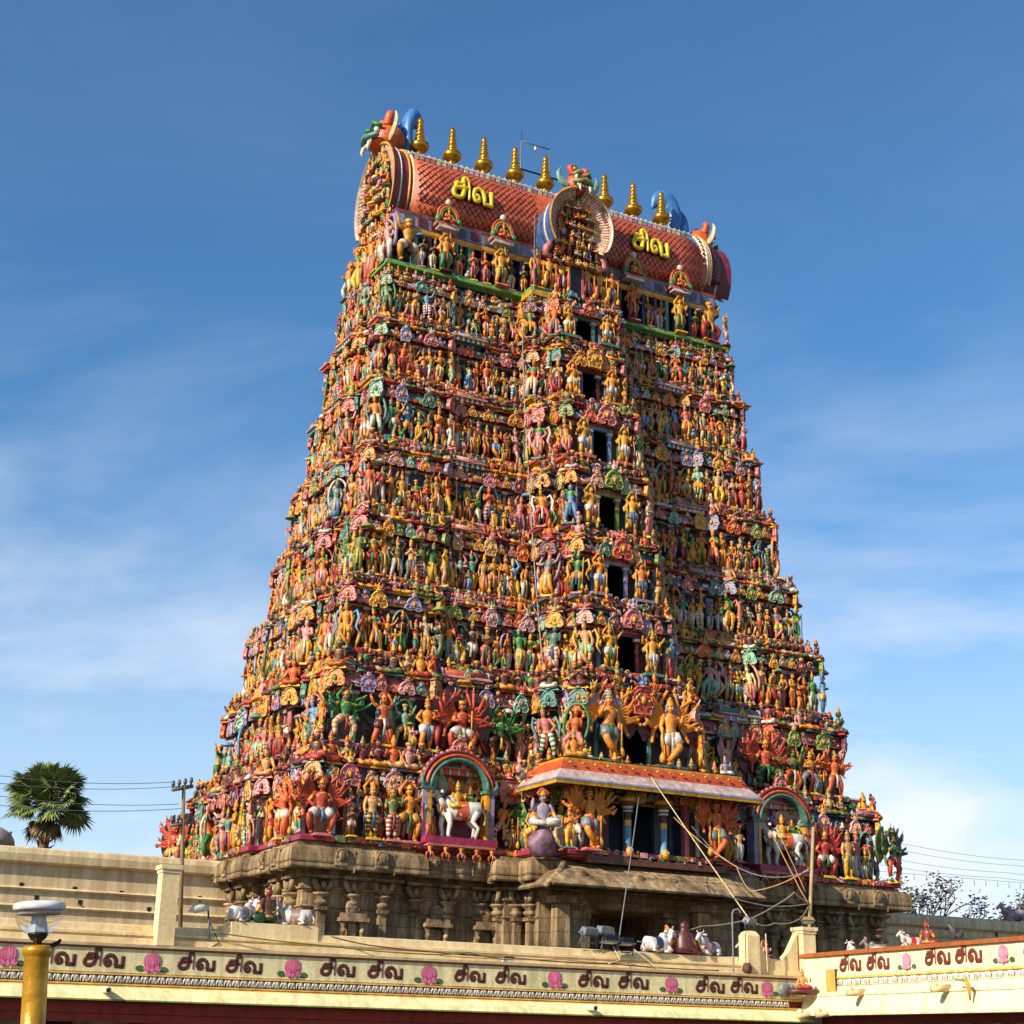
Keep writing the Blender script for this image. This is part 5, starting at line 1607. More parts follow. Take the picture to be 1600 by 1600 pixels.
# ------------------------------------------------------------------ enclosure walls beside the tower
def encl(name, x0, x1, y, label, zt, lines, holes):
    m = MB()
    pth = [(x0, y), (x1, y)]
    m.sweep(pth, [(0, GZ), (0, 3.6), (.22, 3.62), (.22, 3.9), (.1, 3.95)], G, closed=False)
    for z in lines:
        m.sweep(pth, [(0, z - .02), (.12, z), (.16, z + .07), (0, z + .16)], G, closed=False)
    m.sweep(pth, [(0, 3.9), (0, zt - .72), (.2, zt - .7), (.32, zt - .62), (.36, zt - .3), (.3, zt - .08), (.1, zt), (-.6, zt), (-.9, zt - .3), (-.9, GZ)], G, closed=False, sm=False)
    for (x, z) in ((x0, 0), (x1, 0)):
        m.bx(x - .01, x + .01, y - .0, y + .9, GZ, zt - .1, G)
    o = obj(name, m, 'wall', None, label, cat='wall')
    h = MB()
    for (x, z) in holes:
        h.bx(x - .09, x + .09, y - .02, y + .2, z - .1, z + .1, P['black'])
        h.tube([(x, y - .1, z - .12), (x, y + .1, z - .1)], .05, P['brown'], 6)
    obj('drain_hole', h, 'plain', o)
    return o

encl('boundary_wall', -75, -15.95, 0, 'long cream limewashed boundary wall with mouldings left of the tower', 7.92, (5.35, 6.1, 4.7), [(-25.3, 6.3), (-23.0, 6.27), (-20.9, 6.22), (-17.3, 6.2), (-22.7, 5.72), (-24.6, 5.8), (-19.6, 5.58), (-28, 6.3), (-31, 6.3)])
encl('boundary_wall', 15.95, 95, 0, 'plain cream boundary wall in shade right of the tower', 7.82, (6.6,), [(27.6, 7.2), (33.9, 7.3), (31.5, 7.0)])

# ------------------------------------------------------------------ the corridor in front (text frieze, eave, red beam, columns)
YF = -26.0
CY, CB, CE, CR, CBR = C(232, 188, 96), C(232, 218, 166), C(250, 236, 176), C(122, 40, 28), C(132, 66, 30)
def corridor_piece(name, parent, prof, cols, mat='plain', x0=-70, x1=-3.2, y=YF):
    m = MB()
    m.sweep([(x0, y), (x1, y)], prof, cols, closed=False)
    return obj(name, m, mat, parent)
cor = thing('corridor', 'long yellow corridor front with brown lettering and pink lotuses on its fascia', 'corridor', (-35, YF, GZ))
m = MB()
m.sweep([(-70, YF), (-3.2, YF)], [(.1, 2.5), (.12, 2.58), (-.28, 2.6), (-.28, 2.76), (-.5, 2.79), (-.5, 2.84), (-.42, 2.86), (-.42, 2.93), (-.6, 2.95), (-.62, 3.14), (-1.1, 3.2), (-1.2, 2.6), (-4.2, 2.6), (-4.2, GZ)], [CBR] + [G] * 12, closed=False)
m.bx(-24.05, -21.3, YF + .56, YF + 1.25, 2.9, 3.4, G)
m.bx(-24.3, -24.05, YF + .58, YF + 1.2, 2.9, 3.28, G)
# swooping parapet between the two end posts
sw = [(-5.0, 2.6), (-5.0, 3.6), (-4.85, 3.42), (-4.6, 3.2), (-4.3, 3.08), (-4.0, 3.12), (-3.7, 3.4), (-3.45, 3.8), (-3.3, 4.05), (-3.3, 2.6)]
m.xf(TR(0, YF + .45, 0))
m.plate(sw[::-1], .28, G)
m.xf()
ter = obj('terrace_parapet', m, 'cream', cor)
corridor_piece('fascia', cor, [(-.05, 1.78), (.02, 1.8), (.02, 2.44), (.07, 2.46), (.1, 2.5)], [CY, CB, CBR, CBR])
corridor_piece('frieze_band', cor, [(-.02, 1.44), (.04, 1.46), (.04, 1.5), (-.03, 1.52), (-.03, 1.72), (.07, 1.73), (.07, 1.78), (-.05, 1.785)], [CY, CY, CR, CR, CBR, CY, CY])
corridor_piece('eave', cor, [(-.7, 1.0), (.34, 1.02), (.37, 1.03), (.37, 1.07), (.34, 1.12), (.28, 1.22), (.1, 1.4), (.04, 1.43), (-.02, 1.435)], [P['maroon'], P['olive'], P['lime'], CE, CE, CE, CY, CY])
corridor_piece('beam', cor, [(-.12, .46), (-.12, .68), (-.06, .7), (-.06, 1.0)], [C(150, 46, 30), C(120, 36, 26), C(150, 46, 30)])
corridor_piece('back_wall', cor, [(-3.4, GZ), (-3.4, 1.0)], C(110, 50, 40))
# row of little white elephants on the frieze
def frieze_unit(m, w_, c):
    m.ball((0, -.02, .125), (.1 * w_, .05, .075), c, 7, 5)
    m.ball((-.09 * w_, -.03, .14), (.045, .045, .05), c, 6, 4)
    m.tube([(-.12 * w_, -.04, .12), (-.13 * w_, -.045, .05), (-.11 * w_, -.04, .01)], [.02, .016, .01], c, 5)
    for x in (-.055, -.02, .04, .07):
        m.tube([(x * w_, -.03, .1), (x * w_, -.03, .0)], .019, c, 5)
m = MB()
x = -34.0
while x < -3.9:
    m.xf(TR(x, YF + .0, 1.525))
    frieze_unit(m, 1.0, vary(P['white'], rs, .05))
    x += .245
m.xf()
m.bx(-34.2, -3.8, YF - .03, YF + .05, 1.505, 1.53, CR)
obj('elephant_frieze', m, 'plain', cor)
def flat_text(place3):
    def f(mb, p2, wd, dep, col, n):
        pts = [place3(u, v) for u, v in p2]
        mb.tube(pts, [(wd * f.s, .012)] * len(pts), col, n, ref=f.ref)
    return f
LETTER = C(86, 38, 26)
def text_on(parent, x, z, s, plane, ref, col, label=None):
    m = MB()
    f = flat_text(lambda u, v: plane(x + u * s, z + v * s))
    f.s, f.ref = s, ref
    word(m, f, col, .18, .06, .01, 6)
    obj('lettering', m, 'plain', parent, label)
def lotus_on(parent, x, z, s, plane, ref, c1, c2, leaves=((-.62, -.33), (.62, -.36))):
    m = MB()
    k = [0]
    def petal(cx, cz, w_, h_, lean, c):
        k[0] += 1
        o = []
        for t in np.linspace(0, 1, 9):
            o.append((w_ * math.sin(math.pi * t ** .8), t))
        for pas, sc, cc in ((0, 1.0, c2), (1, .84, c)):
            pts, off = [], .004 * k[0] + .003 * pas
            L_ = [(cx + (-ww * sc) + lean * t, cz + h_ * (t if not pas else .1 + t * .82)) for ww, t in o]
            Rr = [(cx + (ww * sc) + lean * t, cz + h_ * (t if not pas else .1 + t * .82)) for ww, t in o[::-1]][1:-1]
            b = m.verts([plane(x + u * s, z + v * s, off) for u, v in L_ + Rr])
            m.g.append((list(range(b, b + len(L_ + Rr))), cc))
    for sg in (-1, 1):
        petal(sg * .28, -.3, .12, .62, sg * .1, c1)
    for sg in (-1, 1):
        petal(sg * .22, -.34, .13, .76, sg * .06, c1)
    for sg in (-1, 1):
        petal(sg * .1, -.34, .12, .84, sg * .05, c1)
    petal(0, -.34, .13, .9, 0, c1)
    for sg in (-1, 1):
        petal(sg * .18, -.5, .13, .42, sg * .12, c1)
        petal(sg * .3, -.48, .09, .22, sg * .16, c1)
    petal(0, -.56, .13, .4, 0, c1)
    obj('lotus', m, 'plain', parent)
    for (lx, lz) in leaves:
        m = MB()
        for rr, cc, of in ((1.0, C(52, 84, 40), .004), (.86, C(66, 112, 52), .008)):
            b = m.verts([plane(x + (lx + math.cos(t) * .23 * rr) * s, z + (lz + math.sin(t) * .145 * rr) * s, of) for t in np.linspace(0, 2 * math.pi, 20, False)])
            m.g.append((list(range(b, b + 20)), cc))
        obj('lotus_leaf', m, 'plain', parent)
planeF = lambda u, v, off=0.0: (u, YF - .03 - off, v)
for x0 in (-28.43, -25.69, -24.31, -21.33, -19.88, -16.93, -15.47, -12.47, -10.96, -7.87, -6.45, -29.75, -32.9, -34.3):
    text_on(cor, x0 + rs.uniform(-.05, .05), 1.955 + rs.uniform(-.02, .02), .305 * rs.uniform(.95, 1.05), planeF, (0, 1, 0), LETTER)
for xl in (-30.51, -26.5, -22.27, -17.82, -13.35, -8.89):
    lotus_on(cor, xl, 2.13 + rs.uniform(-.02, .02), .56 * rs.uniform(.95, 1.05), planeF, None, C(232, 120, 158), C(190, 60, 106))
lotus_on(cor, -4.95, 2.12, .52, planeF, None, C(232, 120, 158), C(190, 60, 106), ((.7, -.3),))
# columns with bracket capitals in the shade below
for i in range(14):
    x = -30.1 + 2.5 * (i - 1)
    if x > -4:
        continue
    q = MB()
    q.box((0, 0, -.75), (.42, .42, 1.9), C(140, 120, 90))
    q.box((0, 0, .27), (.6, .6, .14), C(150, 130, 100))
    q.box((0, 0, .4), (1.3, .5, .13), C(170, 150, 118), taper=1.1)
    for t_ in (-1, 1):
        q.ball((t_ * .5, -.1, .34), (.24, .3, .14), C(170, 150, 118), 9, 6)
    obj('column', q, 'plain', cor, None, (x, YF + .85, 0))
for x, z in ((-27.86, 1.33), (-12.25, 1.3)):
    q = MB()
    q.tube([(x, YF + .1, z), (x, YF - .72, z - .03)], [.1, .1], CE, 12, ref=(0, 0, 1))
    q.tube([(x, YF - .715, z - .03), (x, YF - .725, z - .03)], .06, P['dark'], 10, ref=(0, 0, 1))
    obj('water_spout', q, 'plain', cor)

# ---- right wing, nearer and in full sun
A6 = R(6)
wd_, wn_ = np.array((-math.sin(A6), -math.cos(A6))), np.array((-math.cos(A6), math.sin(A6)))
WC = np.array((-3.2, -26.0))
def wp(s, z, off=0.0):
    q = WC + wd_ * s + wn_ * off
    return (q[0], q[1], z)
wing = thing('corridor', 'sunlit cream corridor wing with red lettering and pale lotuses at the right', 'corridor', (WC[0], WC[1], GZ))
CW = C(248, 230, 184)
def wing_piece(name, prof, cols, s0=0.0, s1=40, mat='plain'):
    m = MB()
    a, b = WC + wd_ * s0, WC + wd_ * s1
    m.sweep([tuple(a), tuple(b)], prof, cols, closed=False)
    return obj(name, m, mat, wing)
wing_piece('roof_edge', [(.0, 3.2), (.1, 3.22), (.12, 3.32), (0, 3.36), (-4, 3.4), (-4, GZ)], [CBR, C(176, 96, 40), C(176, 96, 40), P['cream'], P['cream']], -.3)
wing_piece('fascia', [(.05, 2.5), (.0, 2.54), (.0, 3.2)], [CY, CW], -.3)
wing_piece('frieze_band', [(.02, 2.2), (.02, 2.22), (-.02, 2.24), (-.02, 2.44), (.05, 2.46), (.05, 2.5)], [CW, CW, P['white'], CW, CY], 1.9)
wing_piece('eave', [(-.6, 1.24), (.3, 1.26), (.32, 1.32), (.3, 1.4), (.16, 1.88), (.2, 1.9), (.2, 1.96), (.06, 2.06), (.04, 2.2), (.02, 2.205)], [P['maroon'], CW, CW, CW, P['cream'], CW, CW, CW, CW], 0)
wing_piece('beam', [(-.55, .6), (-.55, 1.24)], CR)
wing_piece('back_wall', [(-3.0, GZ), (-3.0, 1.2)], C(90, 50, 40))
m = MB()
a0, a1 = wp(.05, 0), wp(1.95, 0)
m.sweep([a0[:2], a1[:2]], [(.1, 1.96), (.1, 2.62), (.05, 2.7), (0, 2.7)], [CW, CW, CW], closed=False)
m.sweep([wp(1.45, 0)[:2], wp(2.0, 0)[:2]], [(.12, 1.9), (.14, 2.75), (.0, 2.78)], [C(214, 168, 80), C(214, 168, 80)], closed=False)
obj('corner_block', m, 'plain', wing)
planeW = lambda u, v, off=0.0: wp(u, v, .02 + off)
for s0 in (2.15, 3.75, 6.93, 8.45, 11.6, 13.1):
    text_on(wing, s0, 2.68 + (.03 if s0 < 5 else .06 if s0 < 10 else .1), .345, planeW, (wn_[0], wn_[1], 0), C(116, 46, 30))
for s0, z in ((5.94, 2.88), (10.67, 2.9)):
    lotus_on(wing, s0, z, .52, planeW, None, C(226, 150, 168), C(206, 110, 140), ((-.7, -.36), (.72, -.34)))
m = MB()
s_ = 2.15
while s_ < 22:
    p = wp(s_, 2.24, .0)
    m.xf(TR(p[0], p[1], p[2], -PI2 - A6))
    frieze_unit(m, 1.25, P['white'])
    s_ += .52
m.xf()
a0, a1 = wp(2.0, 2.23, .03), wp(22.2, 2.23, .03)
m.tube([a0, a1], .022, CW, 6, ref=(0, 0, 1))
obj('elephant_frieze', m, 'plain', wing)
for s0, z in ((3.65, 1.98), (8.17, 2.0), (.55, 1.32), (1.7, 1.34)):
    q = MB()
    q.tube([wp(s0, z, .1), wp(s0, z - .04, .75)], [.11, .12], P['cream'], 12, ref=(0, 0, 1))
    q.ball(wp(s0, z + .05, .66), (.12, .12, .12), P['cream'], 8, 6)
    obj('water_spout', q, 'plain', wing)
q = MB()
q.tube([wp(9.0, 2.16, .04), wp(9.0, 2.22, .5), wp(9.5, 2.22, .55)], .035, P['cream'], 6)
q.tube([wp(9.5, 2.22, .55), wp(9.6, 2.05, .5), wp(9.5, 1.62, .4)], [.05, .06, .03], P['gold'], 6)
obj('lamp_bracket', q, 'plain', wing)
for i in range(8):
    q = MB()
    p = wp(3.0 + 2.4 * i, 0, -.65)
    q.xf(TR(0, 0, 0, -PI2 - A6))
    q.box((0, 0, -.7), (.44, .44, 2.0), C(140, 120, 90))
    q.box((0, 0, .45), (.7, .6, .3), C(150, 130, 100))
    for t_ in (-1, 1):
        q.ball((t_ * .5, -.2, .66), (.46, .4, .34), C(170, 150, 118), 10, 7)
    obj('column', q, 'plain', wing, None, p)

# ---- small shrine group at the corner of the two corridors
m = MB()
m.lathe([(.0, -.12), (.5, -.1), (.55, 0), (.5, .08), (0, .1)], P['maroon'], (0, 0, 0), 14, 1.2, .7)
cs = obj('corner_deity_group', m, 'enamel', None, 'small seated deity with white animal on a maroon plinth at the corridor corner', (-3.75, -26.55, 2.05), -.35, cat='statue')
f = MB(); f.xf(TR(-.05, 0, .08, 0, .95))
figure(f, rb, P['tan'], P['red'], sit=True, arms=('bless', 'knee'), crown='tall', n=8, face=True, base=False)
obj('deity_figure', f, 'enamel', cs, local=True)
f = MB(); f.xf(TR(.38, -.05, .08, .3, .5))
bull_shape(f, P['white'], P['rose'], False)
obj('white_animal', f, 'enamel', cs, local=True)
m = MB()
m.xf(TR(0, 0, 0, math.pi, .62))
m.ball((0, 0, .4), (.42, .2, .36), P['grey'], 10, 7)
m.ball((-.42, 0, .5), (.2, .18, .22), P['grey'], 9, 6)
m.tube([(-.56, 0, .5), (-.66, 0, .3), (-.62, 0, .08), (-.7, 0, .0)], [.1, .08, .06, .03], P['grey'], 7)
for x in (-.26, .26):
    m.tube([(x, -.08, .3), (x, -.08, 0)], .1, P['slate'], 7)
m.ball((-.34, -.17, .5), (.12, .04, .17), P['slate'], 8, 5)
obj('elephant_relief', m, 'enamel', None, 'small grey elephant carving at the right end of the fascia', (-4.25, -26.14, 1.88), 0, cat='carving')
"""posts"""
def post(x, y, z0, z1, w_, label, rounded=False, cap=True):
    m = MB()
    m.bx(x - w_ / 2, x + w_ / 2, y - w_ / 2, y + w_ / 2, z0, z1 - (w_ * .3 if rounded else .12), G)
    if rounded:
        m.lathe([(.7071 * w_, 0), (.62 * w_, w_ * .16), (.4 * w_, w_ * .28), (0, w_ * .3)], G, (x, y, z1 - w_ * .3), 4) if False else m.box((x, y, z1 - w_ * .18), (w_ * .999, w_ * .999, w_ * .24), G, taper=.72)
        m.box((x, y, z1 - w_ * .02), (w_ * .72, w_ * .72, w_ * .08), G, taper=.6)
    elif cap:
        m.box((x, y, z1 - .06), (w_ + .14, w_ + .14, .12), G)
        m.box((x, y, z1 - .17), (w_ + .06, w_ + .06, .1), G)
    return obj('masonry_post', m, 'cream', None, label, cat='post')
post(-26.15, -25.7, 2.6, 4.86, .5, 'square cream masonry post on the terrace beside the left utility pole')
post(-5.4, -25.7, 2.6, 4.03, .52, 'round-topped cream post on the terrace beside the long-haired seated statue', True)
post(-2.95, -25.65, 2.6, 4.28, .55, 'cream corner post where the two corridors meet')

# ------------------------------------------------------------------ statues resting on the terrace parapet
def lying_bull(x, y, z, rz, s, c, label, cloth=None, horn=None):
    m = MB()
    cloth = cloth or C(150, 120, 110)
    m.xf(TR(0, 0, 0, 0, s))
    bull_shape(m, c, horn or P['rose'], False, cloth)
    return obj('bull_statue', m, 'enamel', None, label, (x, y, z), rz, cat='bull statue', group='bull statues on the terrace')
WHT = C(222, 216, 214)
lying_bull(-23.62, -25.1, 3.4, .5, 1.05, WHT, 'white lying bull left of the green-skirted seated statue')
lying_bull(-21.95, -25.1, 3.4, math.pi - .6, 1.05, C(206, 198, 196), 'greyish white lying bull right of the green-skirted seated statue')
def back_figure(x, y, z, rz, h, label, **kw):
    m = MB()
    m.xf(TR(0, 0, 0, 0, h))
    figure(m, rb, sit=True, base=False, n=11, face=True, **kw)
    hb = kw.get('mane')
    return obj('seated_figure_statue', m, 'enamel', None, label, (x, y, z), rz, cat='statue')
back_figure(-22.85, -25.15, 3.42, math.pi + .35, 1.75, 'brown seated statue in a green skirt seen from behind between two bulls', skin=P['brown'], cloth=C(30, 84, 48), top=P['brown'], arms=('knee', 'hold'), crown='bun', hair=C(120, 44, 30))
lying_bull(-8.95, -25.3, 3.17, .12, 1.15, WHT, 'white lying bull with dark blanket left of the long-haired statue', C(52, 56, 84))
m = MB()
m.xf(TR(0, 0, 0, 0, 1.75))
figure(m, rb, P['deep'], P['red'], sit=True, arms=('knee', 'knee'), crown='none', n=11, base=False, hair=C(84, 34, 34), top=P['wine'])
m.ball((0, .03, .525), (.088, .085, .1), C(84, 36, 38), 14, 9)
m.tube([(0, .05, .52), (0, .06, .46), (0, .07, .41), (0, .085, .36), (0, .1, .28), (0, .12, .12), (0, .13, .02)], [(.08, .06), (.078, .06), (.1, .065), (.16, .075), (.165, .085), (.17, .1), (.18, .1)], C(84, 36, 38), 14, ref=(0, 1, 0))
m.tube([(.1, .02, .4), (.22, .0, .35), (.31, -.04, .36)], [.06, .055, .045], C(92, 42, 42), 9)
m.tube([(.31, -.04, .36), (.35, -.05, .42), (.34, -.05, .5)], [.035, .03, .028], P['orange'], 8)
for q_ in range(4):
    m.tube([(.325 + .012 * q_, -.05, .5), (.318 + .016 * q_, -.052, .545 - .008 * abs(q_ - 1.4)), (.322 + .014 * q_, -.065, .565 - .008 * abs(q_ - 1.4))], [.009, .008, .005], P['orange'], 5)
m.tube([(.318, -.05, .47), (.295, -.06, .5), (.29, -.065, .525)], [.011, .009, .006], P['orange'], 5)
m.xf()
obj('seated_figure_statue', m, 'enamel', None, 'seated statue with long dark red hair and one raised hand seen from behind', (-7.82, -25.25, 3.17), math.pi - .5, cat='statue')
lying_bull(-6.75, -25.2, 3.17, math.pi + .4, 1.05, C(200, 194, 202), 'white lying bull facing away beside the round-topped post', C(110, 90, 120))
lying_bull(-4.55, -24.6, 3.2, math.pi - .2, .75, C(196, 184, 160), 'small cream bull in the gap between the two posts')
back_figure(-3.95, -24.7, 3.2, .3, .95, 'little seated statue with an oval halo between the two posts', skin=P['rose'], cloth=P['brown'], arms=('bless', 'knee'), crown='tall', halo=P['rose'])
# on top of the wing
p = wp(1.2, 3.36, -1.1); lying_bull(p[0], p[1], p[2] - .1, 1.0, .75, C(204, 196, 184), 'white bull rump just right of the right utility pole')
p = wp(2.6, 3.36, -1.2); lying_bull(p[0], p[1], p[2] - .1, 2.2, .75, C(120, 112, 100), 'grey lying bull on the wing roof')
p = wp(5.0, 3.38, -.9); lying_bull(p[0], p[1], p[2], 2.9, .7, C(206, 198, 190), 'white bull with a red cushion before the red-brown statue', C(196, 40, 34))
p = wp(5.55, 3.38, -1.1)
back_figure(p[0], p[1], p[2], math.pi * .6, 1.3, 'red-brown seated statue on the wing roof holding an animal', skin=C(122, 60, 44), cloth=C(150, 40, 32), arms=('hold', 'hold'), crown='bun', hair=C(140, 50, 40), top=C(132, 52, 42))
lying_bull(33.5, .4, 7.85, math.pi - .3, 1.5, C(168, 150, 156), 'mauve grey bull on the far boundary wall at the right edge')

# ------------------------------------------------------------------ lamp post in front
LPX, LPY = -35.93, -56.3
lt = thing('lamp_post', 'golden lamp post with a clear globe and white cap at the left front', 'lamp post', (LPX, LPY, GZ))
lt.rotation_euler = (0, R(-3.2), 0)
lt.scale = (.8, .8, 1.0)
m = MB()
gp = C(206, 150, 32)
m.lathe([(.19, 0), (.19, .3), (.145, .34), (.145, 1.7), (.166, 1.72), (.172, 1.76), (.166, 1.8), (.141, 1.83), (.141, 2.08), (.144, 2.1), (.141, 2.12), (.141, 2.42), (.15, 2.44), (.168, 2.46), (.172, 2.49), (.16, 2.52), (.13, 2.53), (0, 2.54)], gp, (0, 0, 0), 36)
pole = obj('pole', m, 'goldpaint', lt, local=True)
LZ = 2.53
m = MB()
m.lathe([(.05, 0), (.05, .04), (.09, .06), (.118, .1), (.118, .115), (0, .12)], P['black'], (0, 0, LZ), 24)
obj('lamp_holder', m, 'enamel', lt, local=True)
m = MB()
th = np.linspace(-1.12, .25, 14)
m.lathe([(.27 * math.cos(t), .2 * math.sin(t)) for t in th], P['white'], (0, 0, LZ + .28), 40)
obj('globe', m, 'glass', lt, local=True)
m = MB()
m.lathe([(.115, 0), (.075, .17), (.07, .19)], C(186, 196, 204), (0, 0, LZ + .12), 6, sm=False)
m.lathe([(.055, .02), (.045, .19)], P['white'], (0, -.04, LZ + .12), 8)
obj('lamp_tube', m, 'metal', lt, local=True)
m = MB()
m.lathe([(0, 0), (.2, .0), (.245, -.005), (.3, .0), (.305, .03), (.29, .06), (.2, .078), (0, .085)], C(226, 224, 226), (0, 0, LZ + .325), 40)
m.lathe([(.255, -.045), (.25, .0)], C(170, 160, 160), (0, 0, LZ + .325), 40)
obj('lamp_cap', m, 'enamel', lt, local=True)
m = MB()
m.xf(TR(0, 0, 0, 0, .7))
m.tube([(-.07, 0, .02), (-.02, 0, .035), (.03, 0, .05), (.06, 0, .085), (.075, 0, .1)], [.012, .032, .032, .024, .02], P['black'], 8)
m.tube([(-.07, 0, .02), (-.12, 0, .012)], [.014, .006], P['black'], 6)
m.tube([(.085, 0, .1), (.105, 0, .096)], [.008, .002], P['dark'], 5)
for s_ in (-1, 1):
    m.tube([(.0, s_ * .012, .02), (.004, s_ * .012, 0)], .004, P['dark'], 4)
obj('bird', m, 'plain', None, 'small dark bird perched on the golden lamp post', (LPX + .03, LPY + .03, GZ + 2.52), .4, cat='bird')

# ------------------------------------------------------------------ utility poles
def upole(base, top, label, ins):
    e = thing('utility_pole', label, 'utility pole', base)
    m = MB()
    b, t = np.array(base, float), np.array(top, float)
    m.tube([b, t], [.075, .055], C(132, 112, 80) if ins else C(178, 150, 108), 10)
    obj('pole', m, 'plain', e)
    for z in ins:
        m = MB()
        c = b + (t - b) * z
        m.tube([c + (-.38, -.12, -.12), c + (.3, .1, .08)], .06, C(110, 96, 80), 6)
        o = obj('crossarm', m, 'plain', e)
        for k_ in range(4):
            q = MB()
            p = c + np.array((-.36 + .2 * k_, -.1 + .06 * k_, -.06 + .06 * k_))
            q.lathe([(.03, 0), (.03, .06), (.06, .08), (.06, .13), (.04, .15), (.055, .17), (.03, .22), (0, .23)], C(96, 80, 74), p, 8)
            obj('insulator', q, 'metal', o)
    return e
upole((-25.45, -25.05, 2.6), (-25.72, -24.95, 7.35), 'tall brownish utility pole with two insulator crossarms at the left', (.985, .76))
upole((-2.3, -25.0, 3.2), (-1.75, -24.9, 8.0), 'leaning utility pole tangled with cables at the corridor corner', ())

# ------------------------------------------------------------------ cables
def cable(pts, r, label, sag=0.0, col='dark', name='cable', group=None, cat='cable'):
    p = [np.array(q, float) for q in pts]
    out = []
    for a, b in zip(p[:-1], p[1:]):
        for t in np.linspace(0, 1, 12)[:(None if b is p[-1] else -1)]:
            q = a + (b - a) * t
            q[2] -= sag * 4 * t * (1 - t)
            out.append(q)
    m = MB()
    m.tube(out, r, P[col] if isinstance(col, str) else col, 6)
    return obj(name, m, 'plain', None, label, cat=cat, group=group)
for i, (z0, z1) in enumerate(((7.1, 7.42), (6.9, 7.3), (6.55, 6.78), (6.3, 6.66))):
    cable([(-60, -27 + .3 * i, z0 - .6), (-31, -25.1 + .08 * i, z0), (-26.0 + .1 * i, -24.98 + .04 * i, z1)], .009, 'thin overhead wire running off the left pole', .12, 'slate', 'overhead_wire', 'overhead wires at the left', 'wire')
for i, (z0, z1) in enumerate(((18.3, 17.9), (17.9, 17.5), (17.2, 16.9), (16.7, 16.5))):
    cable([(40, 40 + i, z0 + .8), (61, 40 + i, z0), (75, 40 + i, z1), (120, 40 + i, z1 - .8)], .018, 'thin overhead wire far behind the tower at the right', .2, 'grey', 'overhead_wire', 'overhead wires at the right', 'wire')
m = MB()
pts = [(50 + 3.0 * i, 44, 16.2 + .015 * i) for i in range(24)]
m.tube(pts, .02, P['grey'], 5)
for i in range(46):
    x = 50 + 1.5 * i
    m.tube([(x, 44, 16.25), (x, 44, 15.75)], .035, P['grey'], 5)
obj('festoon_wire', m, 'plain', None, 'wire with short hanging droppers across the right sky', cat='wire')
PT = (-2.15, -25.0, 5.2)
L1 = (-5.3, -25.6, 4.45)
cable([(-.15, -10.7, 12.5), L1], .022, 'taut pale rope from the tower window down to the post floodlight', .05, 'cream', 'rope', None, 'rope')
cable([(-1.7, -12.8, 10.6), (-10.55, -25.4, 3.5)], .022, 'grey cable hanging from the porch to the floodlight cluster', .1, 'grey')
cable([(.5, -12.2, 10.0), (-1.0, -19, 7.1), (-4.0, -24.0, 5.6), (-2.0, -24.95, 6.5)], .02, 'cable dipping from the porch to the corner pole', .15, 'tan')
cable([(1.3, -12.5, 9.6), (-2.0, -24.9, 6.4)], .02, 'upper cable from the porch side to the corner pole', 1.0, 'grey')
cable([L1, (-3.7, -25.2, 5.1), (-2.9, -25.1, 5.55), PT], .025, 'thick bent cable from the post floodlight to the corner pole', .03, C(150, 132, 110))
cable([(-6.6, -25.5, 5.3), (-4.3, -25.3, 4.98), PT], .022, 'thin slack cable across the base to the corner pole', .05, 'grey')
cable([(-9.8, -25.4, 3.5), (-9.2, -25.2, 3.62), (-7.0, -25.1, 4.15), L1], .022, 'thick cable from the floodlight cluster to the round-topped post', .05, C(140, 122, 100))
cable([(-5.1, -25.75, 4.3), (-4.2, -25.6, 4.38), (-3.1, -25.5, 4.55), (-2.2, -25.0, 5.1)], .02, 'cable looping between the two terrace posts', .08, C(150, 132, 110))
cable([(-3.8, -25.0, 7.7), (-2.5, -25.0, 5.6), (-2.15, -25.0, 5.15)], .025, 'steep cable dropping to the corner pole from the upper left', .0, 'tan')
cable([(-3.4, -25.0, 7.6), (-2.3, -25.0, 5.6)], .02, 'second steep cable dropping beside the corner pole', .0, 'tan')
cable([(-1.85, -24.95, 6.9), (.5, -24, 6.2), (3.4, -20, 6.4)], .025, 'cable leaving the corner pole to the right', .1, 'brown')
cable([(-4.95, -26.05, 3.95), (-4.95, -26.1, 2.65)], .022, 'pale cable hanging down the round-topped post', .0, 'cream')
cable([(-21.0, -25.75, 3.1), (-19.5, -26.02, 2.86), (-15.0, -26.1, 2.72), (-11.0, -26.1, 2.68), (-7, -26.1, 2.64)], .02, 'dark cable lying along the terrace edge', .03, 'brown')
cable([(-24.8, -25.85, 3.05), (-21.5, -26.0, 2.82), (-18.0, -26.12, 2.7), (-16.5, -26.1, 2.82), (-15.2, -26.1, 2.66)], .02, 'sagging cable along the parapet below the left bulls', .03, 'olive')
cable([(-17.5, -26.1, 2.68), (-13, -26.1, 2.75), (-10.6, -26.05, 2.74), (-9.4, -26.12, 2.63)], .018, 'second cable lying along the terrace edge', .04, 'tan')
cable([(-11.0, -25.8, 3.25), (-10.9, -26.05, 2.82), (-11.4, -26.14, 2.68)], .02, 'pale cable looping down below the floodlights', .0, 'cream')
cable([(-10.2, -25.8, 3.2), (-9.5, -26.1, 2.64)], .018, 'straight cable from the floodlights to the terrace edge', .0, 'cream')
cable([(-6.35, -26.05, 2.6), (-6.35, -26.05, 4.55), (-6.28, -26.05, 4.68), (-6.1, -26.05, 4.72), (-5.98, -26.05, 4.6)], .03, 'thin hooked iron rod standing on the terrace edge', .0, 'grey', 'hooked_rod', None, 'rod')

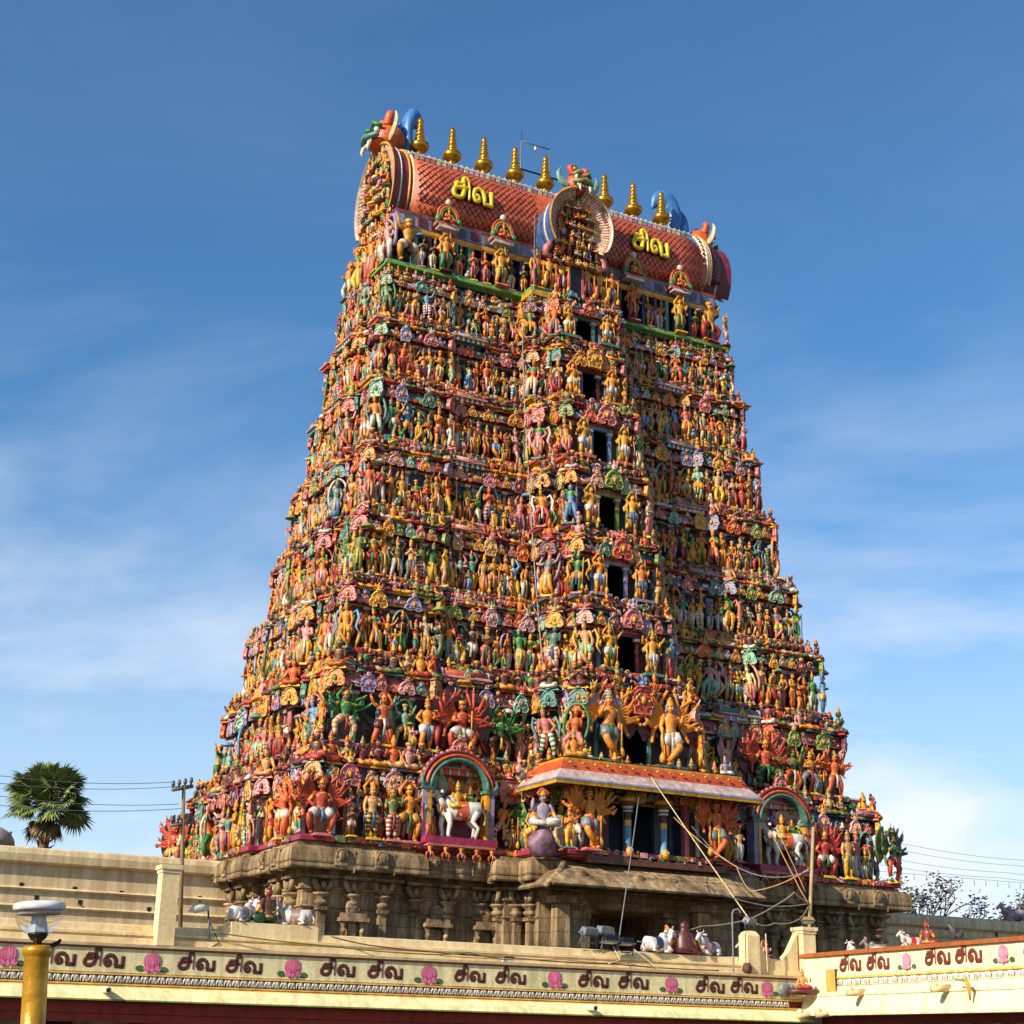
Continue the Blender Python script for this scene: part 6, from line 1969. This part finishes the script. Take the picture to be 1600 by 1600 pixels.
# ------------------------------------------------------------------ floodlights
def floodlight(x, y, z, rz, tilt, s, label, legs=True, c='grey'):
    e = thing('floodlight', label, 'floodlight', (x, y, z), 'floodlights on the terrace', rz)
    m = MB()
    ct, st_ = math.cos(tilt), math.sin(tilt)
    m.xf(np.array([(s, 0, 0, 0), (0, ct * s, -st_ * s, 0), (0, st_ * s, ct * s, .42 * s), (0, 0, 0, 1)]))
    m.box((0, 0, 0), (.6, .34, .2), P[c], taper=.82)
    m.box((0, 0, -.12), (.66, .4, .05), P['slate'])
    m.box((0, 0, -.15), (.56, .3, .02), P['white'])
    obj('housing', m, 'metal', e, local=True)
    m = MB()
    for sg in (-1, 1):
        m.tube([(sg * .34 * s, 0, .42 * s), (sg * .36 * s, 0, .1 * s), (sg * .2 * s, 0, 0)], .02, P['slate'], 6)
        if legs:
            m.tube([(sg * .36 * s, 0, .2 * s), (sg * .4 * s, .1, -.1)], .018, P['slate'], 5)
    m.tube([(-.2 * s, 0, 0), (.2 * s, 0, 0)], .025, P['slate'], 6)
    obj('bracket', m, 'metal', e, local=True)
for x, y, z, s, lb, t in ((-11.75, -25.5, 3.35, .95, 'pale floodlight at the left end of the cluster', .35), (-10.95, -25.2, 3.42, 1.0, 'floodlight in the middle back of the cluster', .2), (-11.15, -25.8, 3.12, .9, 'dark floodlight in the middle front of the cluster', -.15), (-10.45, -25.7, 3.1, .9, 'dark floodlight at the right end of the cluster', -.1)):
    floodlight(x, y, z, .15, t, s, lb, True, 'grey' if t > 0 else 'dark')
floodlight(-5.3, -25.65, 4.05, .3, .4, .85, 'floodlight mounted on the round-topped post', False, 'grey')
floodlight(-2.65, -25.5, 4.28, -.3, -.4, .7, 'tilted floodlight on top of the corner post', False, 'tan')
e = thing('street_light', 'small white lamp head on a thin bracket by the left terrace', 'lamp', (-24.75, -25.6, 2.6))
m = MB()
m.tube([(-24.75, -25.6, 2.6), (-24.78, -25.62, 3.1), (-24.86, -25.6, 3.75)], .03, P['slate'], 6)
m.tube([(-24.7, -25.7, 2.62), (-24.5, -25.75, 2.75), (-24.62, -25.7, 3.0), (-24.78, -25.64, 3.3)], .02, P['dark'], 5)
obj('pole', m, 'metal', e)
m = MB()
m.tube([(-24.84, -25.6, 3.72), (-25.05, -25.64, 3.72), (-25.3, -25.68, 3.68), (-25.46, -25.7, 3.6)], [(.06, .05), (.12, .1), (.13, .1), (.02, .02)], P['white'], 10)
obj('lamp_head', m, 'enamel', e)
m = MB()
m.box((0, 0, .07), (.34, .2, .16), P['white'])
m.box((0, -.02, .16), (.37, .23, .02), P['grey'])
obj('junction_box', m, 'enamel', None, 'small white junction box on the terrace edge', (-15.05, -26.0, 2.6), 0, cat='box')
m = MB()
m.lathe([(.1, 0), (.17, .08), (.18, .2), (.12, .3), (.13, .34)], P['brown'], (0, 0, 0), 14)
m.ball((0, -.14, .17), (.07, .05, .08), P['dark'], 8, 5)
obj('clay_pot', m, 'plain', None, 'small brown pot below the round-topped post', (-5.75, -26.0, 2.6), 0, cat='pot')
m = MB()
m.lathe([(1.25, 0), (1.2, .3), (1.0, .62), (.6, .86), (.2, .96), (.08, 1.0), (.06, 1.3), (0, 1.35)], C(150, 146, 142), (0, 0, 0), 20)
m.tube([(.95, 0, .0), (1.0, 0, .75)], .05, P['dark'], 6)
obj('roof_dome', m, 'plain', None, 'small grey dome at the left edge behind the boundary wall', (-25.9, 6, 8.5), 0, cat='dome')
# pigeon on the wing roof
m = MB()
m.tube([(-.2, 0, .12), (-.08, 0, .17), (.08, 0, .2), (.17, 0, .3), (.2, 0, .36)], [.03, .1, .1, .06, .05], C(70, 62, 66), 9)
m.tube([(-.18, 0, .13), (-.42, 0, .08)], [(.05, .03), (.05, .012)], C(60, 54, 58), 7)
m.tube([(.1, .05, .2), (-.1, .16, .34), (-.25, .22, .5)], [(.09, .02), (.1, .02), (.02, .01)], C(120, 110, 108), 7)
m.tube([(.24, 0, .36), (.3, 0, .34)], [.02, .004], P['dark'], 5)
for s_ in (-1, 1):
    m.tube([(0, s_ * .03, .1), (0, s_ * .03, 0)], .012, P['rose'], 5)
p = wp(7.9, 3.4, -.6)
obj('pigeon', m, 'plain', None, 'dark pigeon on the edge of the wing roof', p, .3, cat='bird')

# ------------------------------------------------------------------ palm behind the wall, bare tree at the right
rp_ = random.Random(11)
pt = thing('palm_tree', 'dense round-crowned fan palm rising behind the left boundary wall', 'palm tree', (-12.2, 60, GZ))
m = MB()
m.tube([(-12.5, 60, GZ), (-12.4, 60, 6), (-12.3, 60, 12), (-12.2, 60, 17.3)], [.5, .42, .38, .5], C(96, 76, 56), 12)
for i in range(60):
    a = rp_.uniform(0, 6.28)
    z = rp_.uniform(14.2, 17.4)
    m.tube([(-12.2 + math.cos(a) * .35, 60 + math.sin(a) * .35, z), (-12.2 + math.cos(a) * .8, 60 + math.sin(a) * .8, z + .35)], [(.12, .05), (.03, .02)], vary(C(112, 84, 52), rp_), 5)
obj('trunk', m, 'plain', pt)
m = MB()
cc = np.array((-12.2, 60.0, 18.15))
def fan_leaf(m, o, d, L, nl, spread, cols, droop):
    d = d / np.linalg.norm(d)
    up = np.array((0, 0, 1.0))
    sdv = np.cross(d, up)
    if np.linalg.norm(sdv) < .1:
        sdv = np.array((1.0, 0, 0))
    sdv /= np.linalg.norm(sdv)
    ro = rp_.uniform(-.9, .9)
    nn = np.cross(sdv, d)
    sdv = sdv * math.cos(ro) + nn * math.sin(ro)
    nn = np.cross(sdv, d)
    base_ = o
    hub = o + d * L * .66
    m.tube([base_, (base_ + hub) / 2 + (0, 0, .06), hub], [.05, .035, .03], C(108, 112, 50), 4, caps=False)
    for i in range(nl):
        t = spread * (i / (nl - 1) - .5)
        ld = d * math.cos(t) + sdv * math.sin(t)
        ln = L * .56 * (1 - .18 * abs(t) / (spread / 2)) * rp_.uniform(.85, 1.08)
        mid = hub + ld * ln * .55 + nn * .05
        tip = hub + ld * ln + (0, 0, -droop * ln * rp_.uniform(.5, 1.2))
        wv = np.cross(ld, nn)
        wv = wv / (np.linalg.norm(wv) + 1e-9) * (.075 * L / 2.2)
        q = m.verts([hub, mid - wv, tip, mid + wv])
        m.quads([[q, q + 1, q + 2, q + 3]], vary(cols[i % len(cols)], rp_, .2), False)
GR = [C(130, 144, 76), C(110, 128, 64), C(148, 156, 90), C(94, 112, 56)]
for i in range(125):
    u = rp_.uniform(-.5, 1)
    a = rp_.uniform(0, 6.283)
    s_ = math.sqrt(max(0, 1 - u * u))
    d = np.array((math.cos(a) * s_, math.sin(a) * s_, u + .05))
    fan_leaf(m, cc + d * rp_.uniform(.15, .5), d, rp_.uniform(2.3, 3.2), 22, 3.6, GR, .22)
for i in range(16):
    a = rp_.uniform(0, 6.283)
    d = np.array((math.cos(a) * .6, math.sin(a) * .6, -.85))
    fan_leaf(m, cc + (0, 0, -.6), d, rp_.uniform(1.8, 2.5), 16, 2.4, [C(120, 92, 56), C(98, 74, 46), C(134, 108, 66)], .25)
obj('crown', m, 'leaf', pt)
def bare_tree(x, y, z, h, label, seed):
    r = random.Random(seed)
    e = thing('small_tree', label, 'tree', (x, y, GZ))
    m, lf = MB(), MB()
    def grow(p, d, L, rad, lev):
        q = p + d * L * .5 + np.array([r.uniform(-.06, .06) for _ in range(3)]) * L
        t = p + d * L
        m.tube([p, q, t], [rad, rad * .85, rad * .68], C(96, 84, 74), 5, caps=lev == 0)
        if lev >= 5:
            for _ in range(16):
                c = t + np.array([r.uniform(-.55, .55) for _ in range(3)])
                n = np.array([r.uniform(-1, 1) for _ in range(3)])
                a = np.cross(n, (0, 0, 1)); a /= np.linalg.norm(a) + 1e-6
                b = np.cross(a, n / (np.linalg.norm(n) + 1e-6))
                s2 = r.uniform(.08, .17)
                k = lf.verts([c - a * s2, c - b * s2 * .6, c + a * s2, c + b * s2 * .6])
                lf.quads([[k, k + 1, k + 2, k + 3]], vary(C(78, 84, 62), r, .2), False)
            return
        for _ in range(3 if lev < 4 else 2):
            nd = d + np.array([r.uniform(-.85, .85), r.uniform(-.85, .85), r.uniform(-.35, .7)])
            nd /= np.linalg.norm(nd)
            grow(t, nd, L * r.uniform(.62, .8), rad * .62, lev + 1)
    grow(np.array((x, y, GZ)), np.array((0, 0, 1.0)), h * .62, .34, 0)
    obj('trunk', m, 'plain', e)
    obj('crown', lf, 'leaf', e)
bare_tree(48.9, 25, 10, 8.0, 'sparse small-leaved tree above the wall at the right of the tower', 4)
bare_tree(61.0, 27, 10, 7.6, 'second sparse tree cut by the right picture edge', 9)
